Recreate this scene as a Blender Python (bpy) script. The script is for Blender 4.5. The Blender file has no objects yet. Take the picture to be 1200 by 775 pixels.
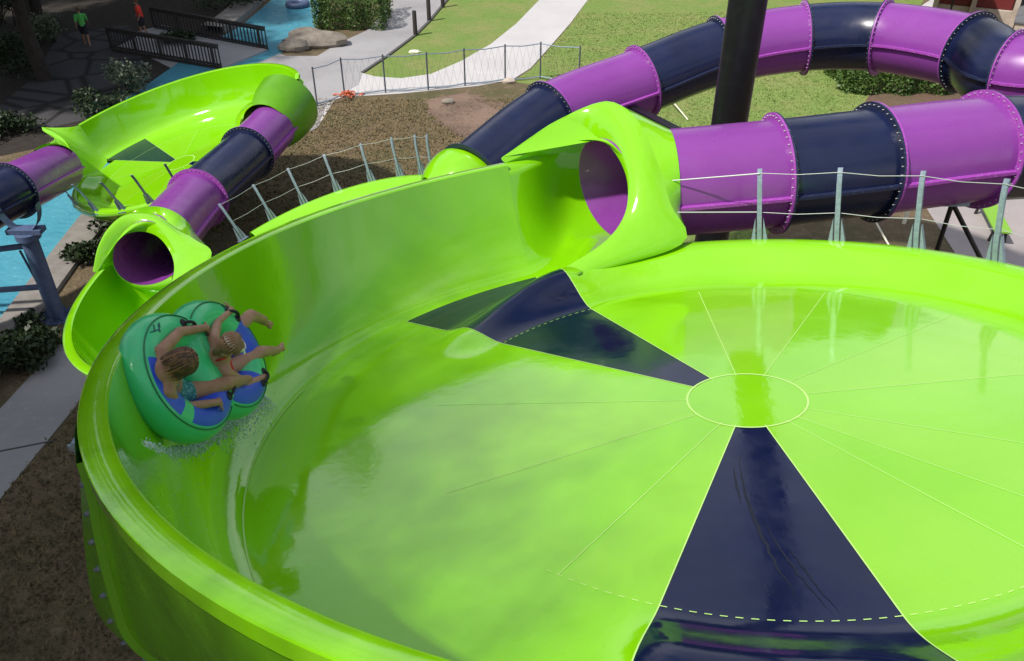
import bpy, math, random
from mathutils import Vector as V, Matrix
random.seed(7)
PI=math.pi; R=math.radians
sc=bpy.context.scene; COL=sc.collection
W=bpy.data.worlds.new("World"); sc.world=W; W.use_nodes=True
# ------------------------------------------------------------------ survey helpers (pixel of the 1200x775 photo + distance -> place)
TH=R(35.03); CT,ST=math.cos(TH),math.sin(TH); F=1000.0; HC=12.5
CAM=V((0,0,HC))
def ray(u,v):
    x=(u-600)/F; y=(v-387.5)/F
    return V((x,CT-y*ST,-ST-y*CT))
def at(u,v,z): return CAM+ray(u,v)*z
def gp(u,v,h=0.0):
    d=ray(u,v); return CAM+d*((h-HC)/d.z)
def lerp(a,b,t): return a+(b-a)*t
def sst(t):
    t=max(0.,min(1.,t)); return t*t*(3-2*t)
def catmull(P,n,closed=False):
    out=[];m=len(P)
    for i in range(m-1):
        a=P[i-1] if i>0 else P[0]*2-P[1]; b=P[i]; c=P[i+1]; d=P[i+2] if i+2<m else P[m-1]*2-P[m-2]
        for k in range(n):
            t=k/n
            out.append(0.5*((2*b)+(c-a)*t+(2*a-5*b+4*c-d)*t*t+(3*b-a-3*c+d)*t**3))
    out.append(P[-1].copy()); return out
def resample(P,n):
    L=[0]
    for a,b in zip(P,P[1:]): L.append(L[-1]+(b-a).length)
    out=[];j=0
    for k in range(n):
        s=L[-1]*k/(n-1)
        while j<len(P)-2 and L[j+1]<s: j+=1
        t=(s-L[j])/max(1e-9,L[j+1]-L[j]); out.append(P[j].lerp(P[j+1],min(1,t)))
    return out
# ------------------------------------------------------------------ object helpers
def tag(o,label=None,cat=None,group=None,kind=None):
    if label:o['label']=label
    if cat:o['category']=cat
    if group:o['group']=group
    if kind:o['kind']=kind
    return o
def empty(name,loc,label,cat,group=None,rz=0):
    o=bpy.data.objects.new(name,None); COL.objects.link(o); o.location=loc; o.rotation_euler=(0,0,rz); o.empty_display_size=.2
    return tag(o,label,cat,group)
def adopt(o,parent,local=False):
    o.parent=parent
    if not local:
        p=parent; M=Matrix.Identity(4)
        chain=[]
        while p is not None: chain.append(p); p=p.parent
        for q in reversed(chain): M=M@q.matrix_parent_inverse@q.matrix_basis
        o.matrix_parent_inverse=M.inverted()
    return o
def copy_tree(o,parent=None):
    c=o.copy(); COL.objects.link(c)
    if parent: c.parent=parent; c.matrix_parent_inverse=o.matrix_parent_inverse.copy()
    for ch in o.children: copy_tree(ch,c)
    return c
class MB:
    def __init__(s): s.v=[];s.f=[];s.m=[]
    def add(s,vs,fs,m=0):
        o=len(s.v); s.v+=[tuple(p) for p in vs]; s.f+=[tuple(i+o for i in f) for f in fs]; s.m+=[m]*len(fs); return s
    def grid(s,rows,cu=False,cv=False,m=0):
        nr=len(rows);nc=len(rows[0]);vs=[p for r in rows for p in r];fs=[]
        for i in range(nr if cv else nr-1):
            for j in range(nc if cu else nc-1):
                a=i*nc+j;b=i*nc+(j+1)%nc;i2=(i+1)%nr
                fs.append((a,b,i2*nc+(j+1)%nc,i2*nc+j))
        return s.add(vs,fs,m)
    def tube(s,P,r,n=10,m=0,cap=True,up=None):
        P=[V(p) for p in P]; rr=r if isinstance(r,(list,tuple)) else [r]*len(P)
        rows=[];ref=None
        for i,p in enumerate(P):
            t=(P[min(i+1,len(P)-1)]-P[max(i-1,0)]).normalized()
            if ref is None: ref=V((0,0,1)) if abs(t.z)<.9 else V((1,0,0))
            a=ref-t*ref.dot(t)
            a=a.normalized() if a.length>1e-6 else t.orthogonal().normalized()
            ref=a; b=t.cross(a)
            rows.append([p+(a*math.cos(2*PI*k/n)+b*math.sin(2*PI*k/n))*rr[i] for k in range(n)])
        s.grid(rows,cu=True,m=m)
        if cap:
            s.add(rows[0],[tuple(range(n))[::-1]],m); s.add(rows[-1],[tuple(range(n))],m)
        return s
    def caps(s,p,q,r0,r1,n=14,m=0):
        p=V(p);q=V(q);t=(q-p); L=t.length
        if L<1e-6: t=V((0,0,1))
        else: t=t/L
        P=[];r=[]
        for k in range(5):
            a=PI/2*k/5; P.append(p-t*r0*math.cos(a)); r.append(max(1e-4,r0*math.sin(a)))
        P.append(p);r.append(r0);P.append(q);r.append(r1)
        for k in range(4,-1,-1):
            a=PI/2*k/5; P.append(q+t*r1*math.cos(a)); r.append(max(1e-4,r1*math.sin(a)))
        a=t.orthogonal().normalized(); b=t.cross(a)
        rows=[[c+(a*math.cos(2*PI*k/n)+b*math.sin(2*PI*k/n))*x for k in range(n)] for c,x in zip(P,r)]
        s.grid(rows,cu=True,m=m); s.add(rows[0],[tuple(range(n))[::-1]],m); s.add(rows[-1],[tuple(range(n))],m); return s
    def ell(s,c,ax,n=14,m=0):   # ax = three radius vectors
        rows=[]
        for i in range(n+1):
            th=PI*i/n; rows.append([V(c)+ax[2]*math.cos(th)+(ax[0]*math.cos(2*PI*k/(2*n))+ax[1]*math.sin(2*PI*k/(2*n)))*max(.002,math.sin(th)) for k in range(2*n)])
        return s.grid(rows,cu=True,m=m)
    def box(s,c,x,y,z,m=0):     # half-axis vectors
        c=V(c); q=[c+x*i+y*j+z*k for k in(-1,1) for j in(-1,1) for i in(-1,1)]
        return s.add(q,[(0,2,3,1),(4,5,7,6),(0,1,5,4),(2,6,7,3),(0,4,6,2),(1,3,7,5)],m)
    def abox(s,x0,x1,y0,y1,z0,z1,m=0):
        return s.box(((x0+x1)/2,(y0+y1)/2,(z0+z1)/2),V(((x1-x0)/2,0,0)),V((0,(y1-y0)/2,0)),V((0,0,(z1-z0)/2)),m)
    def beam(s,a,b,w,h,m=0):
        a=V(a);b=V(b);t=(b-a); y=V((0,0,1)).cross(t)
        y=y.normalized() if y.length>1e-5 else V((1,0,0)); z=t.normalized().cross(y)
        return s.box((a+b)/2,t/2,y*w/2,z*h/2,m)
    def data(s,name,mats,smooth=True):
        me=bpy.data.meshes.new(name); me.from_pydata(s.v,[],s.f)
        for m in mats: me.materials.append(m)
        me.polygons.foreach_set('material_index',s.m)
        me.polygons.foreach_set('use_smooth',[smooth]*len(s.f)); me.update(); return me
    def build(s,name,mats,parent=None,smooth=True,local=False,sharp=None,bevel=None,label=None):
        if not isinstance(mats,(list,tuple)): mats=[mats]
        me=s.data(name,mats,smooth)
        if sharp: me.set_sharp_from_angle(angle=R(sharp))
        o=bpy.data.objects.new(name,me); COL.objects.link(o)
        if bevel:
            b=o.modifiers.new('bevel','BEVEL'); b.width=bevel; b.segments=2; b.limit_method='ANGLE'
        if parent: adopt(o,parent,local)
        if label:o['label']=label
        return o
def fused(mb,name,mats,parent,voxel,smooth=4,pick=None,local=False):
    """voxel-fuse overlapping solids to one continuous skin"""
    me=mb.data(name,[mats[0]]); o=bpy.data.objects.new('tmp',me); COL.objects.link(o)
    r=o.modifiers.new('r','REMESH'); r.mode='VOXEL'; r.voxel_size=voxel; r.use_smooth_shade=True
    k=o.modifiers.new('s','SMOOTH'); k.factor=.5; k.iterations=smooth
    dg=bpy.context.evaluated_depsgraph_get(); dg.update()
    nm=bpy.data.meshes.new_from_object(o.evaluated_get(dg)); bpy.data.objects.remove(o); bpy.data.meshes.remove(me)
    nm.name=name; nm.materials.clear()
    for m in mats: nm.materials.append(m)
    idx=[(pick(p.center) if pick else 0) for p in nm.polygons]
    nm.polygons.foreach_set('material_index',idx); nm.polygons.foreach_set('use_smooth',[True]*len(idx)); nm.update()
    o=bpy.data.objects.new(name,nm); COL.objects.link(o)
    if parent: adopt(o,parent,local)
    return o
# ------------------------------------------------------------------ materials
def mat(name,col,rough=.5,metal=0,coat=0,noise=None,bump=None,spec=.5,sss=0,rnoise=None):
    m=bpy.data.materials.new(name); m.use_nodes=True; nt=m.node_tree; N=nt.nodes; L=nt.links
    b=N['Principled BSDF']; b.inputs['Base Color'].default_value=(*col,1); b.inputs['Roughness'].default_value=rough
    b.inputs['Metallic'].default_value=metal; b.inputs['Specular IOR Level'].default_value=spec
    if coat: b.inputs['Coat Weight'].default_value=coat; b.inputs['Coat Roughness'].default_value=.04
    if sss: b.inputs['Subsurface Weight'].default_value=sss; b.inputs['Subsurface Radius'].default_value=(.02,.008,.004); b.inputs['Subsurface Scale'].default_value=.6
    tc=N.new('ShaderNodeTexCoord')
    if noise:  # list of (scale,detail,col2,lo,hi)
        prev=None
        for (s,d,c2,lo,hi) in noise:
            n=N.new('ShaderNodeTexNoise'); n.inputs['Scale'].default_value=s; n.inputs['Detail'].default_value=d; n.inputs['Roughness'].default_value=.6
            L.new(tc.outputs['Object'],n.inputs['Vector'])
            mr=N.new('ShaderNodeMapRange'); mr.inputs[1].default_value=lo; mr.inputs[2].default_value=hi; L.new(n.outputs['Fac'],mr.inputs[0])
            mx=N.new('ShaderNodeMix'); mx.data_type='RGBA'; L.new(mr.outputs[0],mx.inputs['Factor'])
            if prev: L.new(prev,mx.inputs[6])
            else: mx.inputs[6].default_value=(*col,1)
            mx.inputs[7].default_value=(*c2,1); prev=mx.outputs[2]
        L.new(prev,b.inputs['Base Color'])
    if rnoise:
        s,lo,hi=rnoise; n=N.new('ShaderNodeTexNoise'); n.inputs['Scale'].default_value=s; n.inputs['Detail'].default_value=6; L.new(tc.outputs['Object'],n.inputs['Vector'])
        mr=N.new('ShaderNodeMapRange'); mr.inputs[1].default_value=.35; mr.inputs[2].default_value=.7; mr.inputs[3].default_value=lo; mr.inputs[4].default_value=hi
        L.new(n.outputs['Fac'],mr.inputs[0]); L.new(mr.outputs[0],b.inputs['Roughness'])
    if bump:
        prev=None
        for (s,d,st,dist) in bump:
            n=N.new('ShaderNodeTexNoise'); n.inputs['Scale'].default_value=s; n.inputs['Detail'].default_value=d; L.new(tc.outputs['Object'],n.inputs['Vector'])
            bp=N.new('ShaderNodeBump'); bp.inputs['Strength'].default_value=st; bp.inputs['Distance'].default_value=dist; L.new(n.outputs['Fac'],bp.inputs['Height'])
            if prev: L.new(prev,bp.inputs['Normal'])
            prev=bp.outputs['Normal']
        L.new(prev,b.inputs['Normal'])
        if coat: L.new(prev,b.inputs['Coat Normal'])
    return m
LIME=(.215,.585,.003)
M={}
M['lime']=mat('lime_gelcoat',LIME,.13,coat=.75,noise=[(.7,3,(.24,.62,.005),.35,.7),(40,4,(.18,.52,.003),.62,.8)],bump=[(9,3,.045,.02),(1.1,2,.06,.05),(38,3,.05,.006),(3.2,4,.05,.03)],rnoise=(3,.05,.14))
M['limeb']=mat('lime_gelcoat_panel',(.235,.585,.008),.16,coat=.8,noise=[(.7,3,(.26,.62,.012),.35,.7),(35,4,(.21,.53,.008),.62,.8)],bump=[(9,3,.05,.02),(1.1,2,.06,.05)],rnoise=(3,.07,.17))
M['limeout']=mat('lime_back_shaded',(.12,.36,.005),.26,noise=[(.8,4,(.095,.30,.004),.4,.7)],bump=[(30,3,.1,.01)])  # back of the shell, coloured darker for the tree shade on the skirt
M['navy']=mat('navy_gelcoat',(.005,.009,.042),.16,coat=.06,noise=[(1.2,4,(.004,.008,.034),.4,.7)],bump=[(7,3,.05,.02)],rnoise=(4,.06,.2))
M['scuff']=mat('worn_gelcoat',(.003,.005,.016),.5)
M['seam']=mat('pale_seam',(.50,.78,.22),.4)
M['purple']=mat('purple_fibreglass',(.245,.050,.315),.3,coat=.15,noise=[(.9,4,(.22,.043,.29),.4,.7),(60,2,(.38,.08,.45),.7,.8)],bump=[(14,3,.05,.01)],rnoise=(3,.22,.4))
M['tubenavy']=mat('navy_fibreglass',(.009,.015,.058),.3,coat=.1,noise=[(.9,4,(.007,.011,.04),.4,.7)],bump=[(14,3,.06,.01)],rnoise=(3,.18,.36))
M['purpleflange']=mat('purple_flange',(.34,.06,.40),.4,noise=[(30,4,(.5,.25,.55),.55,.75)])
M['navyflange']=mat('navy_flange',(.016,.022,.06),.4,noise=[(30,4,(.15,.17,.25),.6,.8)])
M['bolt']=mat('bolt_zinc',(.50,.50,.50),.45,metal=.4)
M['galv']=mat('galvanised_steel',(.30,.37,.45),.45,metal=.35,noise=[(20,5,(.21,.26,.33),.4,.7)])
M['darkgalv']=mat('galvanised_dark',(.14,.16,.19),.5,metal=.3,noise=[(20,5,(.09,.10,.13),.4,.7)])
M['bluesteel']=mat('blue_painted_steel',(.10,.14,.25),.45,noise=[(6,4,(.07,.10,.19),.4,.7)])
M['blacksteel']=mat('black_painted_steel',(.007,.007,.009),.42,noise=[(5,5,(.016,.016,.018),.5,.8)],bump=[(40,3,.1,.005)])
M['wire']=mat('steel_cable',(.50,.52,.52),.4,metal=.3)
M['raftgreen']=mat('raft_green_vinyl',(.045,.56,.20),.28,coat=.3,noise=[(3,3,(.06,.63,.25),.4,.7)],bump=[(5,3,.15,.02)])
M['raftblue']=mat('raft_blue_vinyl',(.025,.075,.58),.33,noise=[(4,3,(.03,.11,.66),.4,.7)],bump=[(6,3,.15,.02)])
M['raftseam']=mat('raft_weld',(.012,.16,.06),.4)
M['raftdark']=mat('raft_floor',(.012,.014,.014),.6)
M['print']=mat('faded_blue_print',(.01,.12,.11),.5)
M['skinA']=mat('tan_skin',(.40,.215,.13),.5,noise=[(14,4,(.33,.165,.095),.4,.7)],sss=.12)
M['skinB']=mat('fair_skin',(.45,.25,.165),.5,noise=[(14,4,(.37,.185,.115),.4,.7)],sss=.12)
M['braid']=mat('brown_braids',(.075,.036,.018),.6,noise=[(20,3,(.20,.10,.045),.5,.65)])
M['braidlight']=mat('light_braids',(.27,.13,.055),.6)
M['blond']=mat('light_brown_hair',(.22,.12,.06),.55,noise=[(30,4,(.30,.17,.09),.4,.7)])
M['teal']=mat('teal_cloth',(.03,.20,.20),.8,noise=[(40,3,(.15,.36,.34),.5,.6)])
M['red']=mat('red_cloth',(.55,.02,.02),.7)
M['white']=mat('white_cloth',(.75,.74,.70),.8)
M['black']=mat('black_webbing',(.01,.01,.012),.6)
M['eye']=mat('eye_white',(.8,.8,.78),.3)
M['foam']=mat('water_foam',(.72,.88,.82),.12,coat=.5)
M['foam'].node_tree.nodes['Principled BSDF'].inputs['Alpha'].default_value=.8
M['ground']=mat('dry_turf',(.165,.118,.068),.95,noise=[(.35,6,(.10,.092,.038),.42,.62),(2.5,8,(.225,.165,.10),.5,.72),(14,6,(.060,.052,.026),.5,.75),(.09,3,(.15,.085,.06),.55,.7)],bump=[(9,8,.9,.08),(40,6,.6,.03)])
M['lawn']=mat('lawn_turf',(.165,.265,.05),.95,noise=[(.5,6,(.25,.27,.085),.4,.65),(3,8,(.15,.22,.04),.5,.7),(18,6,(.24,.30,.09),.55,.75)],bump=[(12,8,.9,.07),(45,6,.6,.03)])
M['dirt']=mat('bare_dirt',(.22,.145,.105),.95,noise=[(.6,6,(.125,.08,.06),.4,.65),(8,8,(.25,.19,.15),.5,.75)],bump=[(12,8,.7,.05)])
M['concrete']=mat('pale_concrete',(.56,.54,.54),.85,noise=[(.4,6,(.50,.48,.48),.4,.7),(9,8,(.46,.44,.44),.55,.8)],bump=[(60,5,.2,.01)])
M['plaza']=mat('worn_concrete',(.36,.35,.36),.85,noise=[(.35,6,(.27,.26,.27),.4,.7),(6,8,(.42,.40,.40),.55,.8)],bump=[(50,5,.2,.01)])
M['pinkpave']=mat('pinkish_paving',(.38,.33,.33),.85,noise=[(.5,6,(.31,.28,.28),.4,.7),(9,8,(.43,.38,.37),.55,.8)],bump=[(50,5,.2,.01)])
M['joint']=mat('paving_joint',(.09,.085,.085),.9)
M['coping']=mat('pool_coping',(.26,.24,.22),.8,noise=[(3,6,(.19,.17,.155),.4,.7)],bump=[(30,5,.3,.01)])
M['rock']=mat('creek_rock',(.28,.24,.20),.9,noise=[(2,8,(.17,.145,.12),.4,.7)],bump=[(6,8,.8,.05)])
M['darkwood']=mat('dark_timber',(.035,.028,.026),.75,noise=[(5,6,(.02,.017,.018),.4,.7)],bump=[(30,4,.3,.01)])
M['bark']=mat('bark',(.045,.034,.026),.95,noise=[(4,8,(.022,.017,.013),.4,.7)],bump=[(8,8,1,.05)])
def leafmat(name,c1,c2):
    m=mat(name,c1,.5,noise=[(.9,4,c2,.4,.65)],spec=.35)
    return m
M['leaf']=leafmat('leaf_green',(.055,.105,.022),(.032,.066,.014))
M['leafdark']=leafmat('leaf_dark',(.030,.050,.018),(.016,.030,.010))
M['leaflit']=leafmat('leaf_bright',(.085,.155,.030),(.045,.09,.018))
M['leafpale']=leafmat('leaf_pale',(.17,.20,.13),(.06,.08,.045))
M['orange']=mat('orange_plastic',(.60,.13,.05),.6)
M['shirtgreen']=mat('green_shirt',(.09,.50,.09),.8,noise=[(18,3,(.20,.60,.20),.55,.65)])
M['shirtred']=mat('red_shirt',(.75,.045,.025),.8,noise=[(18,3,(.5,.03,.02),.55,.7)])
M['shorts']=mat('dark_shorts',(.02,.02,.028),.8)
M['benchgreen']=mat('green_bench_paint',(.22,.46,.04),.5)
M['cream']=mat('cream_canvas',(.78,.76,.62),.8,noise=[(3,4,(.70,.67,.53),.4,.7)])
M['brickred']=mat('dark_red_paint',(.16,.018,.018),.6)
M['sandstone']=mat('sandstone',(.52,.44,.37),.85,noise=[(2,7,(.38,.31,.26),.4,.7)],bump=[(10,6,.5,.03)])
M['greymetal']=mat('grey_roofing',(.17,.17,.18),.7,noise=[(2,5,(.12,.12,.13),.4,.7)])
def watermat():
    m=mat('pool_water',(.10,.36,.47),.06,noise=[(.8,5,(.07,.30,.42),.4,.65),(6,5,(.22,.52,.60),.6,.78)],bump=[(3.5,5,.5,.08),(12,4,.35,.03)],spec=.5)
    return m
M['water']=watermat()
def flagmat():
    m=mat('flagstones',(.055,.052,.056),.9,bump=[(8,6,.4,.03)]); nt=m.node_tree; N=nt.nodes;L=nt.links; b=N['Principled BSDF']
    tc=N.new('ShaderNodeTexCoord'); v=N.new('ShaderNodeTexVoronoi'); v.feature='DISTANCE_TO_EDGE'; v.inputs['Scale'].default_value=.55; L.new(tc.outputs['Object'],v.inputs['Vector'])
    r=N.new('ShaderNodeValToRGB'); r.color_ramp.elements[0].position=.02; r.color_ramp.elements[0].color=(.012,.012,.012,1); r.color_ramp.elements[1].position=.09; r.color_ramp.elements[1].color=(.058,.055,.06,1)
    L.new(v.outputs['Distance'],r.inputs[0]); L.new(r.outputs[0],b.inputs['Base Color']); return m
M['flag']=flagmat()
# ------------------------------------------------------------------ ground sheets
def sheet(name,pts,z,m,kind='structure',sub=None):
    mb=MB(); mb.add([V((p[0],p[1],z)) for p in pts],[tuple(range(len(pts)))])
    o=mb.build(name,m,smooth=False)
    if sum((pts[i][0]*pts[(i+1)%len(pts)][1]-pts[(i+1)%len(pts)][0]*pts[i][1]) for i in range(len(pts)))<0: o.data.flip_normals()
    o['kind']=kind; return o
def pxsheet(name,px,z,m): return sheet(name,[gp(u,v) for u,v in px],z,m)
mb=MB(); n=40
xs=[-500,-200,-80]+[-40+2*i for i in range(41)]+[80,200,500]; ys=[-200,-60,-20]+[2*i for i in range(36)]+[110,250,700]
mb.grid([[V((x,y,0)) for x in xs] for y in ys]); g=mb.build('ground',M['ground']); g['kind']='structure'
LAWN_A=[(425,86),(440,90),(470,92),(505,87),(540,72),(575,52),(605,28),(636,-4),(655,-30),(560,-30),(528,-4),(503,26),(487,42),(455,66)]
pxsheet('lawn',LAWN_A,.008,M['lawn'])
pxsheet('lawn',[(600,96),(622,82),(640,62),(668,30),(692,-4),(710,-30),(1100,-30),(1020,110),(960,200),(880,300),(800,300),(770,180),(700,110)],.006,M['lawn'])
pxsheet('path',[(330,125),(372,150),(392,118),(404,114),(470,110),(560,101),(600,94),(622,80),(640,60),(668,28),(692,-4),(710,-30),(655,-30),(636,-4),(605,28),(575,52),(540,72),(505,87),(470,92),(440,90),(425,86),(400,80),(360,70)],.010,M['concrete'])
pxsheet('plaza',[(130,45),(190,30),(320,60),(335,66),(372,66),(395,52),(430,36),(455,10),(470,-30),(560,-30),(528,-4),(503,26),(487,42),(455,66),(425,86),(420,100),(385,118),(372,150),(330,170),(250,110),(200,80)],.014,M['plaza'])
pxsheet('path',[(-60,545),(70,404),(95,392),(108,440),(90,475),(0,586),(-60,660)],.012,M['plaza'])
mb=MB()
a,b=gp(-2,530),gp(88,517); mb.beam(a+V((0,0,.016)),gp(64,517)+V((0,0,.016)),.05,.006); j=mb.build('paving_joint',M['joint'],smooth=False); j['kind']='structure'
rd=random.Random(2)
dl=resample(catmull([gp(*p) for p in [(500,117),(508,135),(532,152),(562,172),(602,207),(640,232)]],8),40); dr=resample(catmull([gp(*p) for p in [(545,109),(583,124),(612,148),(640,175),(668,203),(700,222)]],8),40)
mb=MB(); mb.grid([[l.lerp(r,t)+V((0,0,.012)) for t in (-.06+rd.uniform(-.1,.1),.3,.7,1.06+rd.uniform(-.1,.1))] for l,r in zip(dl,dr)]); o=mb.build('dirt_track',M['dirt']); o['kind']='structure'
pxsheet('plaza',[(1075,228),(1110,180),(1240,100),(1330,160),(1300,420),(1220,400),(1140,330)],.012,M['pinkpave'])
pxsheet('plaza',[(1075,10),(1130,-25),(1330,-25),(1330,90),(1200,60)],.012,M['concrete'])
M['bedshade']=mat('bed_shade_soil',(.035,.027,.020),.95,noise=[(3,8,(.018,.014,.011),.4,.7)],bump=[(14,8,.9,.06)])  # soil darkened in colour to imitate the shade over the top-left bed
pxsheet('painted_shade_bed',[(-80,-40),(322,-40),(283,28),(215,70),(165,105),(90,150),(40,175),(-80,200)],.004,M['bedshade'])
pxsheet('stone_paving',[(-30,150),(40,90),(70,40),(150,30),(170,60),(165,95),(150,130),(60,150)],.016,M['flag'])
RB=[(400,-30),(378,-5),(368,40),(340,58),(300,75),(250,100),(190,135),(150,190),(122,235),(100,250),(0,378),(-70,470)]
LB=[(345,-30),(325,-5),(283,30),(215,70),(165,105),(90,150),(20,190),(-90,230),(-160,250),(-200,300),(-260,380),(-300,470)]
mb=MB(); mb.grid([[gp(*a)+V((0,0,.02)) for a in RB],[gp(*a).lerp(gp(*b),.5)+V((0,0,.02)) for a,b in zip(RB,LB)],[gp(*b)+V((0,0,.02)) for b in LB]])
wt=mb.build('water',M['water']); wt['kind']='structure'
mb=MB(); rows=[]
inn=[gp(*p) for p in RB[6:]]
P=resample(catmull(inn,8),40)
for i,p in enumerate(P):
    t=(P[min(i+1,39)]-P[max(0,i-1)]).normalized(); o=V((-t.y,t.x,0)); o=o if o.x>0 else -o
    rows.append([p+V((0,0,-.1)),p+V((0,0,.10)),p+o*.95+V((0,0,.12)),p+o*.97+V((0,0,-.1))])
mb.grid(rows); o=mb.build('pool_edge',M['coping'],sharp=40); o['kind']='structure'
mb=MB(); rows=[]
P=resample(catmull([gp(*p) for p in [(330,-25),(312,0),(283,28),(262,40)]],8),20)
for i,p in enumerate(P):
    t=(P[min(i+1,19)]-P[max(0,i-1)]).normalized(); o=V((-t.y,t.x,0)); o=o if o.x<0 else -o
    rows.append([p+V((0,0,-.1)),p+V((0,0,.35)),p+o*1.3+V((0,0,.35)),p+o*1.32+V((0,0,-.1))])
mb.grid(rows); o=mb.build('river_wall',M['coping'],sharp=40); o['kind']='structure'
# edging strip between lawn and plaza
mb=MB(); P=[gp(*p) for p in [(425,86),(455,66),(487,42),(503,26),(528,-4)]]
for a,b in zip(P,P[1:]): mb.beam(a+V((0,0,.03)),b+V((0,0,.03)),.14,.08)
o=mb.build('lawn_edging',M['joint'],smooth=False); o['kind']='structure'
# ------------------------------------------------------------------ saucers
def profile(ww,A,skirt=False):
    pts=[(r,0.) for r in (.52,1.,1.6,2.2,2.8,3.0)]
    A=max(A,1e-4); rc=3.42+.33*A
    lowp=[];wp=[]
    for k in range(1,19):
        r=3+1.6*k/18
        up=sst((r-3)/(rc-3)) if r<rc else 1-sst((r-rc)/.42)
        wp.append((r,.34*A*up))
        if k<=12:
            rl=3+.75*k/12; t=k/12; lowp.append((rl,.36*lerp(.4,1,A)*(t*t*(1.9-.9*t))))
        else:
            q=(k-12)/6; lowp.append((3.75+.30*math.sin(q*PI/2),.36*lerp(.4,1,A)+.05*math.sin(q*PI)-.16*(1-math.cos(q*PI/2))))
    B0,B1,B2=(4.6,0),(5.04,.10),(5.20,1.44)
    for k in range(1,13):
        t=k/12; wp.append(tuple((1-t)**2*B0[i]+2*t*(1-t)*B1[i]+t*t*B2[i] for i in(0,1)))
        lowp.append((4.05-.10*k/12,.20-.20*k/12))
    for q in [(5.205,1.485),(5.225,1.50),(5.30,1.507),(5.375,1.505),(5.39,1.495),(5.392,1.40),(5.34,1.385),(5.27,.9),(5.16,.3),(4.80,-.2)]: wp.append(q)
    for k in range(10): lowp.append((3.95-.25*k/9,0-.25*k/9))
    ring=[(lerp(a[0],b[0],ww),lerp(a[1],b[1],ww)) for a,b in zip(lowp,wp)]
    end=[(3.0,-.25),(.52,-.25)]
    return pts+ring+end
ROW_FLOOR=6+18      # index of the last row of the channel floor
ROW_OUT=6+18+12+6   # first row of the back of the wall
class Saucer:
    def __init__(s,C,n,sc_,wall,ridge):
        s.C=V(C); s.n=V(n).normalized(); s.e1=(V((1,0,0))-s.n*s.n.x).normalized(); s.e2=s.n.cross(s.e1); s.s=sc_; s.wall=wall; s.ridge=ridge; s.cut=[]
    def P(s,r,az,h=0):
        a=R(az); return s.C+(s.e1*math.cos(a)*r+s.e2*math.sin(a)*r+s.n*h)*s.s
    def ww(s,az):
        a,b,f1,f2=s.wall; az=az%360
        if az<a-f1-.01 and az+360<=b: az+=360
        return sst((az-a+f1)/f1)*(1-sst((az-b)/f2))
    def A(s,az):
        az=az%360
        K=s.ridge
        for (a0,v0),(a1,v1) in zip(K,K[1:]):
            if a0<=az<=a1: return lerp(v0,v1,sst((az-a0)/(a1-a0)))
        return K[-1][1]
    def row(s,az):
        return [s.P(r,az,h) for r,h in profile(s.ww(az),s.A(az))]
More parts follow.
